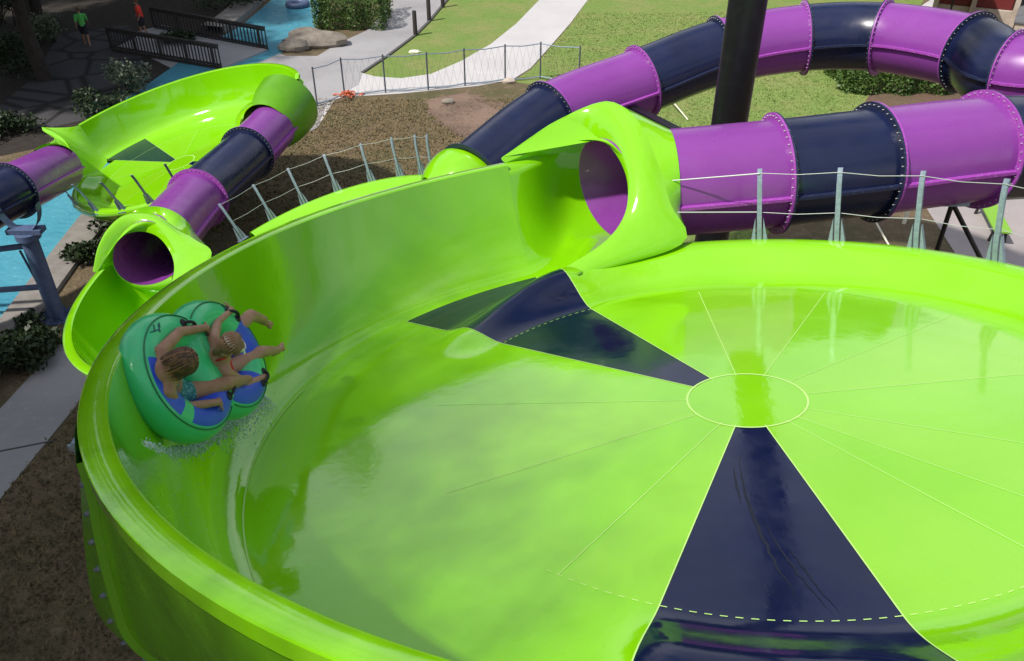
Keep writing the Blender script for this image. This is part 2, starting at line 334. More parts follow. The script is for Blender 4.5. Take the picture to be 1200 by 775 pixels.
def build_saucer(name,S,label,wedges,seams,arcs,extra_az=()):
    root=empty(name,S.C-S.n*.3,label,'slide')
    az=sorted(set([2.0*i for i in range(180)]+[w for ab in wedges for w in ab]+list(extra_az)))
    rows=[S.row(a) for a in az]; nr=len(rows[0]); na=len(az)
    bowl=MB(); wed=[MB() for _ in wedges]
    flat=[p for r in rows for p in r]
    bf=[];bm=[];wf=[[] for _ in wedges]
    for i in range(na):
        j=(i+1)%na; mid=(az[i]+(az[j] if j else 360))/2
        wi=None
        for k,(a,b) in enumerate(wedges):
            if a<=mid<=b: wi=k
        for q in range(nr-1):
            f=(i*nr+q,i*nr+q+1,j*nr+q+1,j*nr+q)
            if S.wall[0]-S.wall[2]-.01<mid<S.wall[0] and q>=16: continue
            if any(a_<mid<b_ and q>=q_ for a_,b_,q_ in S.cut): continue
            if wi is not None and q<ROW_FLOOR-1: wf[wi].append(f)
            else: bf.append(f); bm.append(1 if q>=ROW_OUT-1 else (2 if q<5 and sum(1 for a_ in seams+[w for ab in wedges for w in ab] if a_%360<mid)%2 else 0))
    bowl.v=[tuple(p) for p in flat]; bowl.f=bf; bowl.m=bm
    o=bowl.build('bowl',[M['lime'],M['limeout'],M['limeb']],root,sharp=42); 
    import bmesh
    def clean(o):
        bm_=bmesh.new(); bm_.from_mesh(o.data); bmesh.ops.delete(bm_,geom=[v for v in bm_.verts if not v.link_faces],context='VERTS')
        bmesh.ops.recalc_face_normals(bm_,faces=bm_.faces); bm_.to_mesh(o.data); bm_.free()
    clean(o); BOWL=o
    for k in range(len(wedges)):
        w=MB(); w.v=[tuple(p) for p in flat]; w.f=wf[k]; w.m=[0]*len(wf[k]); wo=w.build('wedge_panel',M['navy'],root); clean(wo)
    for o2 in root.children: 
        # normals must face up
        me=o2.data
        up=sum((p.normal.dot(S.n))*p.area for p in me.polygons if (p.center-S.C).dot(S.n)>-.02*S.s and (p.center-S.C).length<2.9*S.s)
        if up<0: me.flip_normals()
    h=MB(); h.add([S.P(.53,3*i,.003) for i in range(120)],[tuple(range(120))]); h.build('hub_cap',M['lime'],root,smooth=False)
    sm=MB()
    def strip_radial(a,q0,q1,w):
        L=[];Rr=[]
        pr=profile(S.ww(a),S.A(a))
        for (r,hh) in pr[q0:q1]:
            d=math.degrees(w/2/max(r,.3)); L.append(S.P(r,a-d,hh+.004)); Rr.append(S.P(r,a+d,hh+.004))
        sm.grid([L,Rr])
    for a in seams: strip_radial(a,0,6,.007)
    for a,b in wedges: strip_radial(a,0,ROW_FLOOR,.010); strip_radial(b,0,ROW_FLOOR,.010)
    for (r,a,b,w,hh) in arcs:
        nn=max(6,int(abs(b-a)/2)); A_=[lerp(a,b,i/nn) for i in range(nn+1)]
        if hh<0:     # dashed caulk line
            nn=max(6,int(abs(b-a)/.9)); A_=[lerp(a,b,i/nn) for i in range(nn+1)]
            for x,y in zip(A_[::2],A_[1::2]): sm.grid([[S.P(r-w/2,x,-hh),S.P(r-w/2,y,-hh)],[S.P(r+w/2,x,-hh),S.P(r+w/2,y,-hh)]])
            continue
        sm.grid([[S.P(r-w/2,x,hh) for x in A_],[S.P(r+w/2,x,hh) for x in A_]])
    so=sm.build('panel_seams',M['seam'],root)
    return root
def hood(root,S,K1,K2,Cc,axis,rad,azw,bulge=.12,close=True,name='tunnel_hood',obl=0,arc=None,cr=1.09,side=False):
    ob_=(lambda x,y:max(0,x*side[0]+y*side[1])) if side else (lambda x,y:.5*(1+x))
    """flared mouth: K1 inner edge, K2 outer edge, throat runs back to the pipe circle"""
    axis=axis.normalized()
    N=44
    k1=resample(catmull([V(p) for p in K1],8),N); k2=resample(catmull([V(p) for p in K2],8),N)
    mb=MB(); rows=[]
    for a,b in zip(k1,k2):
        d=((a+b)/2-Cc); d=(d-axis*d.dot(axis)*.5); d=(d.normalized()-axis*.8).normalized()
        rows.append([a.lerp(b,t)+d*bulge*min(1,(b-a).length/.35)*(math.sin(PI*t)**.75) for t in [i/10 for i in range(11)]])
    mb.grid(rows)
    up=V((0,0,1)); up=(up-axis*up.dot(axis)).normalized(); sd=axis.cross(up)
    fr=V((Cc.x,Cc.y,0)); fr=fr-axis*fr.dot(axis); fr=(fr-up*fr.dot(up)).normalized()
    def cang(a,r,c): 
        d=up*math.cos(R(a))+fr*math.sin(R(a)); return c+d*r-axis*(obl*ob_(d.dot(fr),d.dot(up)))
    def circ(p,r,c):
        q=p-c; q=q-axis*q.dot(axis); q=q.normalized() if q.length>1e-4 else up
        far=V((c.x,c.y,0)); far=(far-axis*far.dot(axis)); far.z=0; far.normalize()
        return c+q*r-axis*(obl*ob_(q.dot(far),q.dot(up)) if c is Cc else 0)
    loop=list(k1)
    if close:
        pr=profile(S.ww(azw),S.A(azw)); 
        prof=[S.P(r,azw,h) for r,h in pr[10:6+18+13]]   # crest ... top of wall
        pe=resample(prof,40)
        loop=loop+pe[1:-1]
        thr=[]
        tanv=(S.P(4.4,azw-1,0)-S.P(4.4,azw,0)).normalized(); nk=len(k1)
        def herm(p,q,m0,m1,t): return p*(2*t**3-3*t*t+1)+m0*(t**3-2*t*t+t)+q*(-2*t**3+3*t*t)+m1*(t**3-t*t)
        for i,p in enumerate(loop):
            q=circ(p,rad,Cc)
            if arc:
                a0,a1=arc
                q=cang(lerp(a0,a1,i/(nk-1)),rad,Cc) if i<nk else cang(lerp(a1,a0-360,(i-nk+1)/39),rad,Cc)
            L_=(q-p).length
            wgt=1 if i>=nk else max(0,1-min(i,nk-1-i)/6)
            m0=(q-p).lerp(tanv*L_*1.2,wgt*.75); m1=(q-p).lerp(axis*L_,.7 if i>=nk else .2)
            thr.append([herm(p,q,m0,m1,j/10) for j in range(11)])
        mb.grid(thr+[thr[0]])
    else:
        thr=[[p.lerp(circ(p,rad,Cc),t) for t in [i/6 for i in range(7)]] for p in loop]; mb.grid(thr)
    cb=Cc+axis*rad*.75
    col=[[p.lerp(circ(p,rad*cr,cb),t) for t in [i/6 for i in range(7)]] for p in k2]; mb.grid(col)
    o=mb.build(name,M['lime'],root)
    if obl:      # the pipe's own mouth, cut on the slant
        lb=MB(); R0=[];R1=[]
        for k in range(49):
            d=up*math.cos(2*PI*k/48)+sd*math.sin(2*PI*k/48); R0.append(circ(Cc+d,rad-.004,Cc)); R1.append(Cc+d*(rad-.004)+axis*.12)
        lb.grid([[a.lerp(b,t) for t in(0,.5,1)] for a,b in zip(R0,R1)]); lb.build('pipe_mouth',M['purple'],root)
    return o
def post_mesh():
    mb=MB(); P=[V((0,0,0)),V((0,.02,.25)),V((0,.0,.55)),V((0,-.03,.85)),V((0,-.07,1.0))]
    P=catmull(P,4); rows=[]
    for i,p in enumerate(P):
        w=.030; d=.016; rows.append([p+V((sx*w,sy*d,0)) for sx,sy in((-1,-1),(1,-1),(1,1),(-1,1))])
    mb.grid(rows,cu=True); mb.add(rows[-1],[(0,1,2,3)]); return mb.data('rail_post',[M['galv']],smooth=False)
def gusset_mesh():
    mb=MB(); t=.008
    for sx in(-1,1):
        mb.add([V((sx*.05,y,z)) for y,z in((-.03,0),(.03,0),(.03,.36),(-.03,.36))]+[V((sx*.115,y,z)) for y,z in((-.03,0),(.03,0))],[(0,1,2,3),(4,0,3),(1,5,2),(4,3,2,5),(0,4,5,1)])
    mb.box((0,0,.01),V((.125,0,0)),V((0,.09,0)),V((0,0,.012))); return mb.data('gusset',[M['galv']],smooth=False)
PM=post_mesh(); GM=gusset_mesh()
def rail(root,S,azs,r,h,lift=(.52,.98),ln=1.0,dark=False,outward=0.1,wires=True):
    tops=[[] for _ in lift]
    for a in azs:
        base=S.P(r,a,h); out=(S.P(r+1,a,h)-base).normalized(); up=(S.n*.98+out*outward).normalized(); x=up.cross(out).normalized(); out=x.cross(up)
        Mx=Matrix((( x.x,-out.x,up.x,base.x),(x.y,-out.y,up.y,base.y),(x.z,-out.z,up.z,base.z),(0,0,0,1)))@Matrix.Scale(ln,4)
        p=bpy.data.objects.new('rail_post',PM); COL.objects.link(p); p.matrix_world=Mx; adopt(p,root); p.matrix_basis=Mx
        q=bpy.data.objects.new('gusset',GM); COL.objects.link(q); q.parent=p
        for i,l in enumerate(lift): tops[i].append(base+up*l*ln+out*.03)
    if wires:
        for T in tops:
            mb=MB()
            for a,b in zip(T,T[1:]):
                mid=(a+b)/2-V((0,0,.025)); mb.tube([a,mid,b],.0045,6)
            mb.build('rail_cable',M['wire'],root)
# --- the near saucer
N1=Saucer(at(874.9,468.1,8.0),(-.101,.2252,.9691),1.0,(114,258,5,14),[(0,1),(113,1),(141,.3),(152,0),(243,0),(248,.42),(274,.5),(296,1),(360,1)])
W1=[(114.0,140.7),(245.3,273.7)]
saucer1=build_saucer('bowl_slide',N1,'large lime green saucer slide in the foreground, a raft riding up its left wall',W1,[87,171,203,231,296.5,309,328.5,0,30,58],[(3.0,-131,-60,.008,-.004),(3.0,8,60,.006,-.004),(3.0,114,141,.008,-.004),(4.60,166,224,.014,.012),(.545,0,360,.02,.005)])
Tn=at(740,219,12.25); 
LOOP=[(712,222,11.75),(755,216,11.7),(930,203,11.68),(1050,189,11.75),(1186,171,12.0),None]
c0=V((7.0,15.7,0)); rr=4.8
def lp(deg,h): return V((7.0+rr*1.0*math.cos(R(deg)),15.7+rr*math.sin(R(deg)),h))
K1=[at(592,191,12.1),at(640,172,12.15),at(688,163,12.2),at(712,170,11.95),at(729,194,11.65),at(736,222,11.42),at(731,254,11.3),at(708,284,11.22),at(662,314,11.2)]
K2=[at(589,184,12.1),at(634,155,12.15),at(682,128,12.2),at(716,119,12.05),at(748,142,11.75),at(772,194,11.45),at(786,240,11.33),at(801,285,11.28),at(690,322,11.15)]
axn=(at(850,211,12.25)-Tn)
hood(saucer1,N1,K1,K2,Tn,axn,.72,114.2,bulge=.13,obl=.68,arc=(60,-150))
# rail on the right-hand rim
def azof(S,u,v,h):
    d=ray(u,v); C2=S.C+S.n*h*S.s; P=CAM+d*((C2-CAM).dot(S.n)/d.dot(S.n)); q=P-S.C
    return math.degrees(math.atan2(q.dot(S.e2),q.dot(S.e1))), q.length/S.s
azp=[azof(N1,u,v,.3)[0] for u,v in[(890,284),(983,285),(1078,294),(1173,310)]]
rail(saucer1,N1,[azp[0]]+azp[1:]+[azp[-1]-15,azp[-1]-30],3.93,.32,lift=(.42,.95),ln=.98,outward=-.02)
mb=MB(); A0=at(791,237,11.3); 
b0=N1.P(3.93,azp[0],.32)
mb.tube([at(786,212,11.45),b0+N1.n*.93],.009,6); mb.tube([at(792,249,11.4),b0+N1.n*.42],.009,6); mb.build('rail_cable',M['wire'],saucer1)
for k,(r0,a0,r1,a1,w_) in enumerate([(1.05,252.5,2.85,262.5,.012),(1.2,251.0,1.75,254.5,.008),(1.9,259,2.95,266,.007),(2.2,262.5,2.95,267,.006)]):
    mb=MB(); nS=24; rnd=random.Random(k); L_=[];R_=[]
    for i in range(nS+1):
        t=i/nS; r_=lerp(r0,r1,t); a_=lerp(a0,a1,t)+rnd.gauss(0,.12); d=math.degrees(w_*math.sin(PI*min(.97,max(.03,t)))/r_); L_.append(N1.P(r_,a_-d,.0035)); R_.append(N1.P(r_,a_+d,.0035))
    mb.grid([L_,R_]); mb.build('scuff_mark',M['scuff'],saucer1)
# bulging outer skirt with its bolted end flange (near-left side)
def sk(az,off=0): return [N1.P(r+off-max(0,az-204)*.036*(1.385-h)/1.4,az,h) for r,h in [(5.385,1.385),(5.42,1.15),(5.50,.84),(5.60,.35),(5.63,.05),(5.55,-.22),(5.30,-.48),(4.9,-.62)]]
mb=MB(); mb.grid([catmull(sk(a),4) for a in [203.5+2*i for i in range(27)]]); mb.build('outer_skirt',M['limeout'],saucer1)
mb=MB(); mb.grid([catmull(sk(a,.05),4) for a in (202.4,205,209.5)]); mb.grid([catmull(sk(202.4,o_),4) for o_ in(-.04,.05)]);mb.grid([catmull(sk(209.5,o_),4) for o_ in(-.02,.05)]); fl=mb.build('skirt_flange',M['limeout'],saucer1)
P=resample(catmull(sk(208.3,.05),4),13); P2=resample(catmull(sk(207.6,.05),4),13)
for p,p2 in list(zip(P,P2))[1:11]:
    o_=(p-N1.C); o_=(o_-N1.n*o_.dot(N1.n)).normalized(); mb=MB(); mb.caps(p-o_*.004,p+o_*.010,.022,.016,8); mb.build('bolt',M['darkgalv'],fl)
mb=MB(); p=at(93,524,5.95); mb.box(p,V((.03,0,0)),V((0,.04,0)),V((0,0,.07))); mb.box(p+V((.02,-.03,.02)),V((.08,0,0)),V((0,.012,0)),V((0,0,.03))); mb.build('bracket',M['galv'],saucer1,smooth=False,bevel=.01)
# --- the lower saucer under it
N3=Saucer((-3.72,14.82,3.46),(-.318,.003,1),.889,(171,330,15,12),[(0,1),(140,1),(165,0),(300,0),(330,1),(360,1)])
N3.cut=[(131,171,9)]
saucer3=build_saucer('bowl_slide',N3,'half hidden lime green saucer slide tucked under the big one, with a small tunnel mouth',[(200,228)],[30,120,150,180,260,290,320],[(3.0,0,360,.01,.004),(.545,0,360,.03,.005)])
T2=at(178,294,17.8); ax2=at(232,233,20.8)-T2
K1=[at(114,319,17.0),at(130,292,17.3),at(146,276,17.5),at(165,271.5,17.65),at(184,277,17.55),at(198,293,17.3),at(204,311,17.0),at(201,332,16.8),at(190,350,16.6)]
K2=[at(110,315,17.0),at(121,284,17.3),at(143,256,17.7),at(162,249,17.9),at(185,253,17.9),at(208,268,17.6),at(230,282,17.2),at(248,296,16.9),at(236,330,16.6)]
aw,_=azof(N3,111,318,1.48)
hood(saucer3,N3,K1,K2,T2,ax2,.645,171.2,bulge=.2,arc=(60,-150),obl=.5,cr=1.25,side=(.86,-.5))
# entry hump of the lower saucer where the purple loop arrives
T4=at(546,190,17.9); 
mb=MB(); rows=[]
ax=V((.75,.45,0)).normalized(); sd=V((-ax.y,ax.x,0))
for i in range(15):
    t=i/14; c=T4-ax*.9*(t-.5)*2-V((0,0,.62)); rs=.98*math.sqrt(max(.02,1-((t-.45)/.62)**2))
    rows.append([c+(sd*math.cos(PI*k/20)+V((0,0,1))*math.sin(PI*k/20))*rs for k in range(21)])
mb.grid(rows); mb.build('entry_hood',M['lime'],saucer3)
azs=[azof(N3,u,v,.35)[0] for u,v in[(268,274),(316,254),(356,235),(397,222),(437,212),(469,208),(497,204),(517,199)]]
rail(saucer3,N3,azs,3.93,.30,lift=(.5,.97),ln=.95,outward=.2)
# --- the far saucer
N4=Saucer((-9.749,23.383,2.139),(-.252,-.041,1),.781,(21,150,6,28),[(0,1),(18,.4),(30,0),(165,0),(182,1),(360,1)])
N4.cut=[(150,178,17)]
saucer4=build_saucer('bowl_slide',N4,'small distant lime green saucer slide beside the blue pool, between two purple tubes',[(128,151),(-40%360,-18%360)],[20,60,95,180,210,240,270,300],[(3.0,0,360,.012,.004),(.545,0,360,.03,.005)])
azs=[azof(N4,u,v,.35)[0] for u,v in[(95,236),(122,241),(146,243),(178,236),(212,222)]]
rail(saucer4,N4,azs,3.93,.28,lift=(.5,.97),ln=1.0,outward=.12,wires=False)
# left mouth (seen from inside) and right mouth (seen from behind)
Tl=at(70,196,23.9); axl=at(40,209,22.2)-Tl
KO=[at(49,149,26.3),at(62,155,26.1),at(76,165,25.9),at(87,185,25.6),at(94,205,25.4)]
pr=profile(N4.ww(150),N4.A(150)); inn=[N4.P(r,150,h) for r,h in pr[6+18:6+18+14][::-1]]+[N4.P(4.3,154,0),N4.P(4.05,161,.02),N4.P(3.9,168,.06),N4.P(3.9,175,.2),N4.P(3.95,179,.32)]
prof=resample(inn,48); ko=resample(catmull(KO,10),48)
mb=MB(); rows=[]
for i,(p,q) in enumerate(zip(prof,ko)):
    L_=(q-p).length; m0=(N4.P(4.6,151,0)-N4.P(4.6,150,0)).normalized()*L_
    rows.append([p*(2*t**3-3*t*t+1)+m0*(t**3-2*t*t+t)*.6+q*(-2*t**3+3*t*t)+((q-p)+N4.n*.25*L_)*(t**3-t*t)*.6 for t in [j/8 for j in range(9)]])
mb.grid(rows)
axl=axl.normalized(); ul=V((0,0,1)); ul=(ul-axl*ul.dot(axl)).normalized(); sl=V((0,1,0)); sl=(sl-axl*sl.dot(axl)-ul*sl.dot(ul)).normalized()
lipv=(axl*.10-N4.n*.10)
mb.grid([[q,q+lipv*.6,q+lipv] for q in ko])
mb.grid([[(q+lipv).lerp(Tl+axl*.3+(ul*math.cos(R(a_))+sl*math.sin(R(a_)))*.70,t) for t in [j/6 for j in range(7)]] for q,a_ in zip(ko,[lerp(55,-150,i/47) for i in range(48)])])
ob=mb.build('tunnel_hood',M['lime'],saucer4,sharp=60)
Tr=at(322,140,25.0); axr=at(290,180,23.6)-Tr
K1=[at(352,92,26.6),at(345,108,26.3),at(318,112,26.0),at(296,118,25.4),at(280,132,25.0),at(275,150,24.7),at(282,166,24.4)]
K2=[at(356,96,26.6),at(352,110,26.3),at(336,112,25.7),at(308,116,25.1),at(288,128,24.7),at(281,146,24.5),at(283,164,24.3)]
hood(saucer4,N4,K1,K2,Tr,axr,.68,24,bulge=.05)
mb=MB()   # moulded outer shell round the right mouth
axn_=axr.normalized(); sd=V((0,0,1)).cross(axn_).normalized(); upx=axn_.cross(sd)
rows=[]
for i,(dz,r_) in enumerate([(-.9,.98),(-.5,.97),(-.1,.92),(.25,.83),(.45,.72)]):
    rows.append([Tr+axn_*dz+(sd*math.cos(R(a_))+upx*math.sin(R(a_)))*r_ for a_ in range(-100,121,10)])
mb.grid(rows); mb.build('shell_collar',M['limeout'],saucer4)
# ------------------------------------------------------------------ flume tubes
def flume(name,joints,cols,rad,label,nseg=12,ring=.10,first=False):
    root=empty(name,joints[len(joints)//2]-V((0,0,rad)),label,'tube slide')
    P=catmull(joints,nseg)
    NS=40
    for k in range(len(joints)-1):
        seg=P[k*nseg:(k+1)*nseg+1]; c=cols[k%len(cols)]
        mb=MB(); rows=[];seamr=[[],[]]
        fr=[]
        for i,p in enumerate(seg):
            g_=k*nseg+i; t=(P[min(g_+1,len(P)-1)]-P[max(g_-1,0)]).normalized(); sd=t.cross(V((0,0,1))).normalized(); up=sd.cross(t); fr.append((p,t,sd,up))
            rows.append([p+(sd*math.cos(2*PI*a/NS)+up*math.sin(2*PI*a/NS))*rad for a in range(NS)])
        mb.grid(rows,cu=True)
        # the two lengthwise joints of the half shells
        for s_ in(-1,1):
            prof=[(rad-.01,.022),(rad+.07,.022),(rad+.07,-.022),(rad-.01,-.022)]
            mb.grid([[p+sd*s_*x+up*z for x,z in prof] for p,t,sd,up in fr],m=1)
        o=mb.build('tube_section',[M[c],M['purpleflange' if c=='purple' else 'navyflange']],root,sharp=50)
        for end in(0,1):
            if end==0 and k==0 and not first: continue
            p,t,sd,up=fr[-1] if end else fr[0]; s_=-1 if end else 1
            fb=MB(); prof=[(rad-.005,0.001),(rad+ring,.001),(rad+ring,.028),(rad-.005,.028)]
            fb.grid([[p+t*s_*z+(sd*math.cos(2*PI*a/48)+up*math.sin(2*PI*a/48))*x for x,z in prof] for a in range(49)],m=0)
            for a in range(44):
                d=sd*math.cos(2*PI*(a+.5)/44)+up*math.sin(2*PI*(a+.5)/44); q=p+d*(rad+ring*.6)+t*s_*.03
                fb.caps(q,q+t*s_*.012,.0095,.008,6,m=1)
            fb.build('joint_flange',[M['purpleflange' if c=='purple' else 'navyflange'],M['bolt']],o,sharp=40)
    return root
J=[at(752,218,12.25),at(907,204,12.25),at(1021,191,12.35),at(1147,176,12.65),
   V((9.0,12.5,7.3)),V((10.9,13.9,7.2)),V((11.75,16.0,7.2)),at(1184,87,17.4),at(1136,62,18.5),at(1033,44,20.0),at(942,45,20.5),at(843,62,20.5),at(752,96,20.2),at(645,138,19.5),at(552,212,18.0)]
flume('tube_slide',J,['purple','tubenavy'],.765,'big purple and navy tube looping round behind the foreground saucer')
J=[at(181,291,17.95),at(232,233,20.8),at(290,180,23.2),at(328,140,25.2)]
flume('tube_slide',J,['purple','tubenavy','purple'],.66,'short purple and navy tube linking the distant saucer with the half hidden one')
J=[at(70,196,23.9),at(14,224,21.6),at(-60,262,20.2),at(-150,300,19.0),at(-260,330,18.0)]
flume('tube_slide',J,['purple','tubenavy'],.64,'purple tube leaving the frame at the left edge above the pool')
# ------------------------------------------------------------------ supports
def column(name,base,top,r,m,label,cap=True):
    root=empty(name,base,label,'column')
    mb=MB(); mb.tube([base+V((0,0,.03)),top],r,28); mb.build('shaft',m,root,sharp=50)
    mb=MB(); mb.tube([base,base+V((0,0,.04))],r*2.0,28); 
    for k in range(8):
        a=PI/4*k; q=base+V((math.cos(a),math.sin(a),0))*r*1.6; mb.caps(q+V((0,0,.04)),q+V((0,0,.12)),.03,.03,8)
    for k in range(4):
        a=PI/2*k+.4; d=V((math.cos(a),math.sin(a),0)); mb.add([base+d*r+V((0,0,.04)),base+d*r*1.8+V((0,0,.04)),base+d*r+V((0,0,.35))],[(0,1,2)])
    mb.build('base_plate',m,root,sharp=40)
    if cap:
        mb=MB(); mb.tube([top-V((0,0,.10)),top+V((0,0,.06))],r*1.45,28); mb.build('cap_flange',m,root,sharp=40)
    return root
pb=gp(68,372); ptop=V((pb.x,pb.y,2.45))
pc=column('support_column',pb,ptop,.20,M['bluesteel'],'blue grey steel column at the pool edge, carrying the left purple tube')
mb=MB(); L_=V((-3.6,-.2,0))
mb.tube([pb+V((0,0,2.15)),pb+L_+V((0,0,1.75))],.075,14); mb.tube([pb+V((0,0,.95)),pb+L_+V((0,0,.75))],.075,14); mb.tube([pb+V((0,0,2.0))+L_*.09,pb+V((0,0,1.0))+L_*.05],.03,10)
mb.build('cross_pipe',M['bluesteel'],pc)
mb=MB(); p=ptop; mb.box(p+V((0,0,.12)),V((.42,0,0)),V((0,.16,0)),V((0,0,.06))); rows=[]
for k in range(13):
    a=PI+PI*k/12; rows.append([p+V((.74*math.cos(a)*.7,y,.85+.74*math.sin(a))) for y in(-.12,.12)])
mb.grid(rows); mb.build('saddle',M['bluesteel'],pc,smooth=False)
# tall black mast inside the loop
zb=14.3; pm=at(866,70,zb); base=V((pm.x,pm.y,0))
mast=column('mast',base,V((pm.x,pm.y,19.0)),.31,M['blacksteel'],'thick black steel mast rising inside the tube loop out of the top of the picture')
mb=MB()
mb.beam(V((pm.x,pm.y,6.2)),V((pm.x-1.3,20.2,5.1)),.22,.30); mb.build('support_arm',M['blacksteel'],mast,smooth=False)
# A-frame under the loop
tp=at(1116,238,12.6); tpb=V((tp.x,tp.y,0))
af=empty('support_frame',tpb,'thin black steel brace frame standing under the front purple tube near the right edge','support')
mb=MB(); mb.tube([tpb,tp],.035,10); mb.build('leg',M['blacksteel'],af)
foot=V((tp.x+5.0,tp.y-.8,0)); mb=MB(); mb.tube([foot,tp],.035,10); mb.build('leg',M['blacksteel'],af)
mid=foot.lerp(tp,.72); mb=MB(); mb.tube([mid+V((.6,.3,.35)),mid-V((.5,.2,1.1))],.028,10); mb.build('brace',M['blacksteel'],af)
mb=MB(); mb.box(tp+V((0,0,.03)),V((.22,0,0)),V((0,.08,0)),V((0,0,.05))); mb.build('bearing_plate',M['galv'],af,smooth=False)
# supports of the saucers (mostly out of sight below)
for S,lab,offs in ((N1,'green saucer foreground support column hidden below the big bowl',[(2.2,40),(2.2,160),(2.2,280)]),):
    for r,a in offs:
        p=S.P(r,a,-.25); column('support_column',V((p.x,p.y,0)),p+V((0,0,.1)),.22,M['bluesteel'],['steel column under the right of the foreground saucer, out of sight below its disc','steel column under the left of the foreground saucer, out of sight below its disc','steel column under the near side of the foreground saucer, out of sight below its disc'][[40,160,280].index(a)])
# ------------------------------------------------------------------ raft and riders
Wn=V((.88621964,.01197155,.46311059)); Un=V((.18907842,.90326616,-.38517475)); Vn=Wn.cross(Un).normalized(); RC=V((-2.69,5.81,8.03))
def L3(u,v,w): return RC+Un*u+Vn*v+Wn*w
raft=empty('inflatable_raft',L3(0,0,-.15),'green and blue figure-eight tube raft with two riders, high on the left bowl wall','raft')
RM,RT,CE=.395,.172,.315
for sgn in(-1,1):
    mb=MB(); rows=[]; NA,NT=72,24; fm=[]
    for i in range(NA):
        a=2*PI*i/NA; row=[]
        for k in range(NT):
            t=2*PI*k/NT; puck=1+.012*math.sin(a*18)*max(0,-math.cos(t))
            rr_=RM+RT*math.cos(t)*puck; row.append(L3(sgn*CE+rr_*math.cos(a),rr_*math.sin(a),RT*math.sin(t)*puck))
        rows.append(row)
    mb.grid(rows,cu=True,cv=True)
    for i in range(NA):
        for k in range(NT):
            a=360*(i+.5)/NA; t=360*(k+.5)/NT
            x=sgn*CE+RM*math.cos(R(a)); y=RM*math.sin(R(a))
            blue=False
            if 62<t<225:
                if sgn<0 and (150<a<215 or 232<a<318): blue=True
                if sgn>0 and (232<a<312 or a<35 or a>345): blue=True
            mb.m[i*NT+k]=1 if blue else 0
    mb.build('ring',[M['raftgreen'],M['raftblue']],raft)
    mb=MB(); mb.add([L3(sgn*CE+(RM-.05)*math.cos(2*PI*k/40),(RM-.05)*math.sin(2*PI*k/40),-.12) for k in range(40)],[tuple(range(40))]); mb.build('floor',M['raftdark'],raft,smooth=False)
# welded seam cord on the outside of each ring and the faint print on the rear chamber
for sgn in(-1,1):
    mb=MB()
    A_=[R(x) for x in (range(55,306,5) if sgn<0 else range(-125,126,5))]
    mb.tube([L3(sgn*CE+(RM+RT*math.cos(.9)+.003)*math.cos(a),(RM+RT*math.cos(.9)+.003)*math.sin(a),RT*math.sin(.9)+.003) for a in A_],.006,6); mb.build('weld_seam',M['raftseam'],raft)
def onring(sgn,a,t,e=.004): 
    a=R(a);t=R(t); q=RM+(RT+e)*math.cos(t); return L3(sgn*CE+q*math.cos(a),q*math.sin(a),(RT+e)*math.sin(t))
for sg,prs in ((-1,[(118,70,110,58),(114,82,106,66),(122,60,112,76),(108,74,103,64)]),(1,[(62,70,54,60),(58,80,52,70),(64,62,50,72)])):
    mb=MB()
    for (a0,t0,a1,t1) in prs: mb.tube([onring(sg,lerp(a0,a1,i/4),lerp(t0,t1,i/4),.001) for i in range(5)],.006,6)
    mb.build('print_mark',M['print'],raft)
def handle(sgn,a):
    P=[onring(sgn,a-9,80),onring(sgn,a-6,80,.03),onring(sgn,a,80,.045),onring(sgn,a+6,80,.03),onring(sgn,a+9,80)]
    mb=MB(); mb.tube(catmull(P,4),.014,8); 
    for s_ in(-1,1):
        c=onring(sgn,a+9*s_,80,.002); mb.ell(c,[Un*.04,Vn*.04,Wn*.012],6)
    mb.build('handle',M['black'],raft)
for s_,a in((-1,58),(-1,-40),(1,48),(1,-50)): handle(s_,a)
# ---- people ----
def hand(mb,wr,d,nrm,side,s=1.0,curl=.5):
    d=d.normalized(); nrm=(nrm-d*nrm.dot(d)).normalized(); x=d.cross(nrm)*side
    pc_=wr+d*.045*s
    mb.ell(pc_,[x*.040*s,d*.052*s,nrm*.017*s],8)
    for i,(o,l) in enumerate(((-.028,.062),(-.010,.074),(.010,.070),(.028,.054))):
        b=wr+d*.082*s+x*o*s; p=b;dd=d
        for j,f in enumerate((.45,.32,.23)):
            q=p+dd*l*f*s; mb.caps(p,q,(.0092-.0007*j)*s,(.0088-.0009*j)*s,8); p=q
            dd=(dd-nrm*curl*.9).normalized()
    b=wr+d*.025*s-x*.034*s; q=b+(d*.6-x*.8).normalized()*.036*s; mb.caps(b,q,.012*s,.0105*s,8); mb.caps(q,q+(d*.9-x*.25-nrm*curl*.4).normalized()*.03*s,.0105*s,.009*s,8)
def foot(mb,an,d,up,s=1.0):
    d=d.normalized(); up=(up-d*up.dot(d)).normalized(); x=d.cross(up)
    mb.caps(an-up*.045*s-d*.035*s,an-up*.035*s+d*.03*s,.036*s,.040*s); mb.caps(an-up*.035*s+d*.02*s,an-up*.05*s+d*.12*s,.040*s,.028*s)
    mb.caps(an-up*.052*s+d*.12*s-x*.02*s,an-up*.052*s+d*.12*s+x*.02*s,.026*s,.024*s)
    for i in range(5):
        o=(-.034+.017*i); b=an-up*.055*s+d*.135*s+x*o*s; mb.caps(b,b+d*(.038-.005*i)*s,(.013 if i==0 else .0095)*s,(.012 if i==0 else .0085)*s,8)
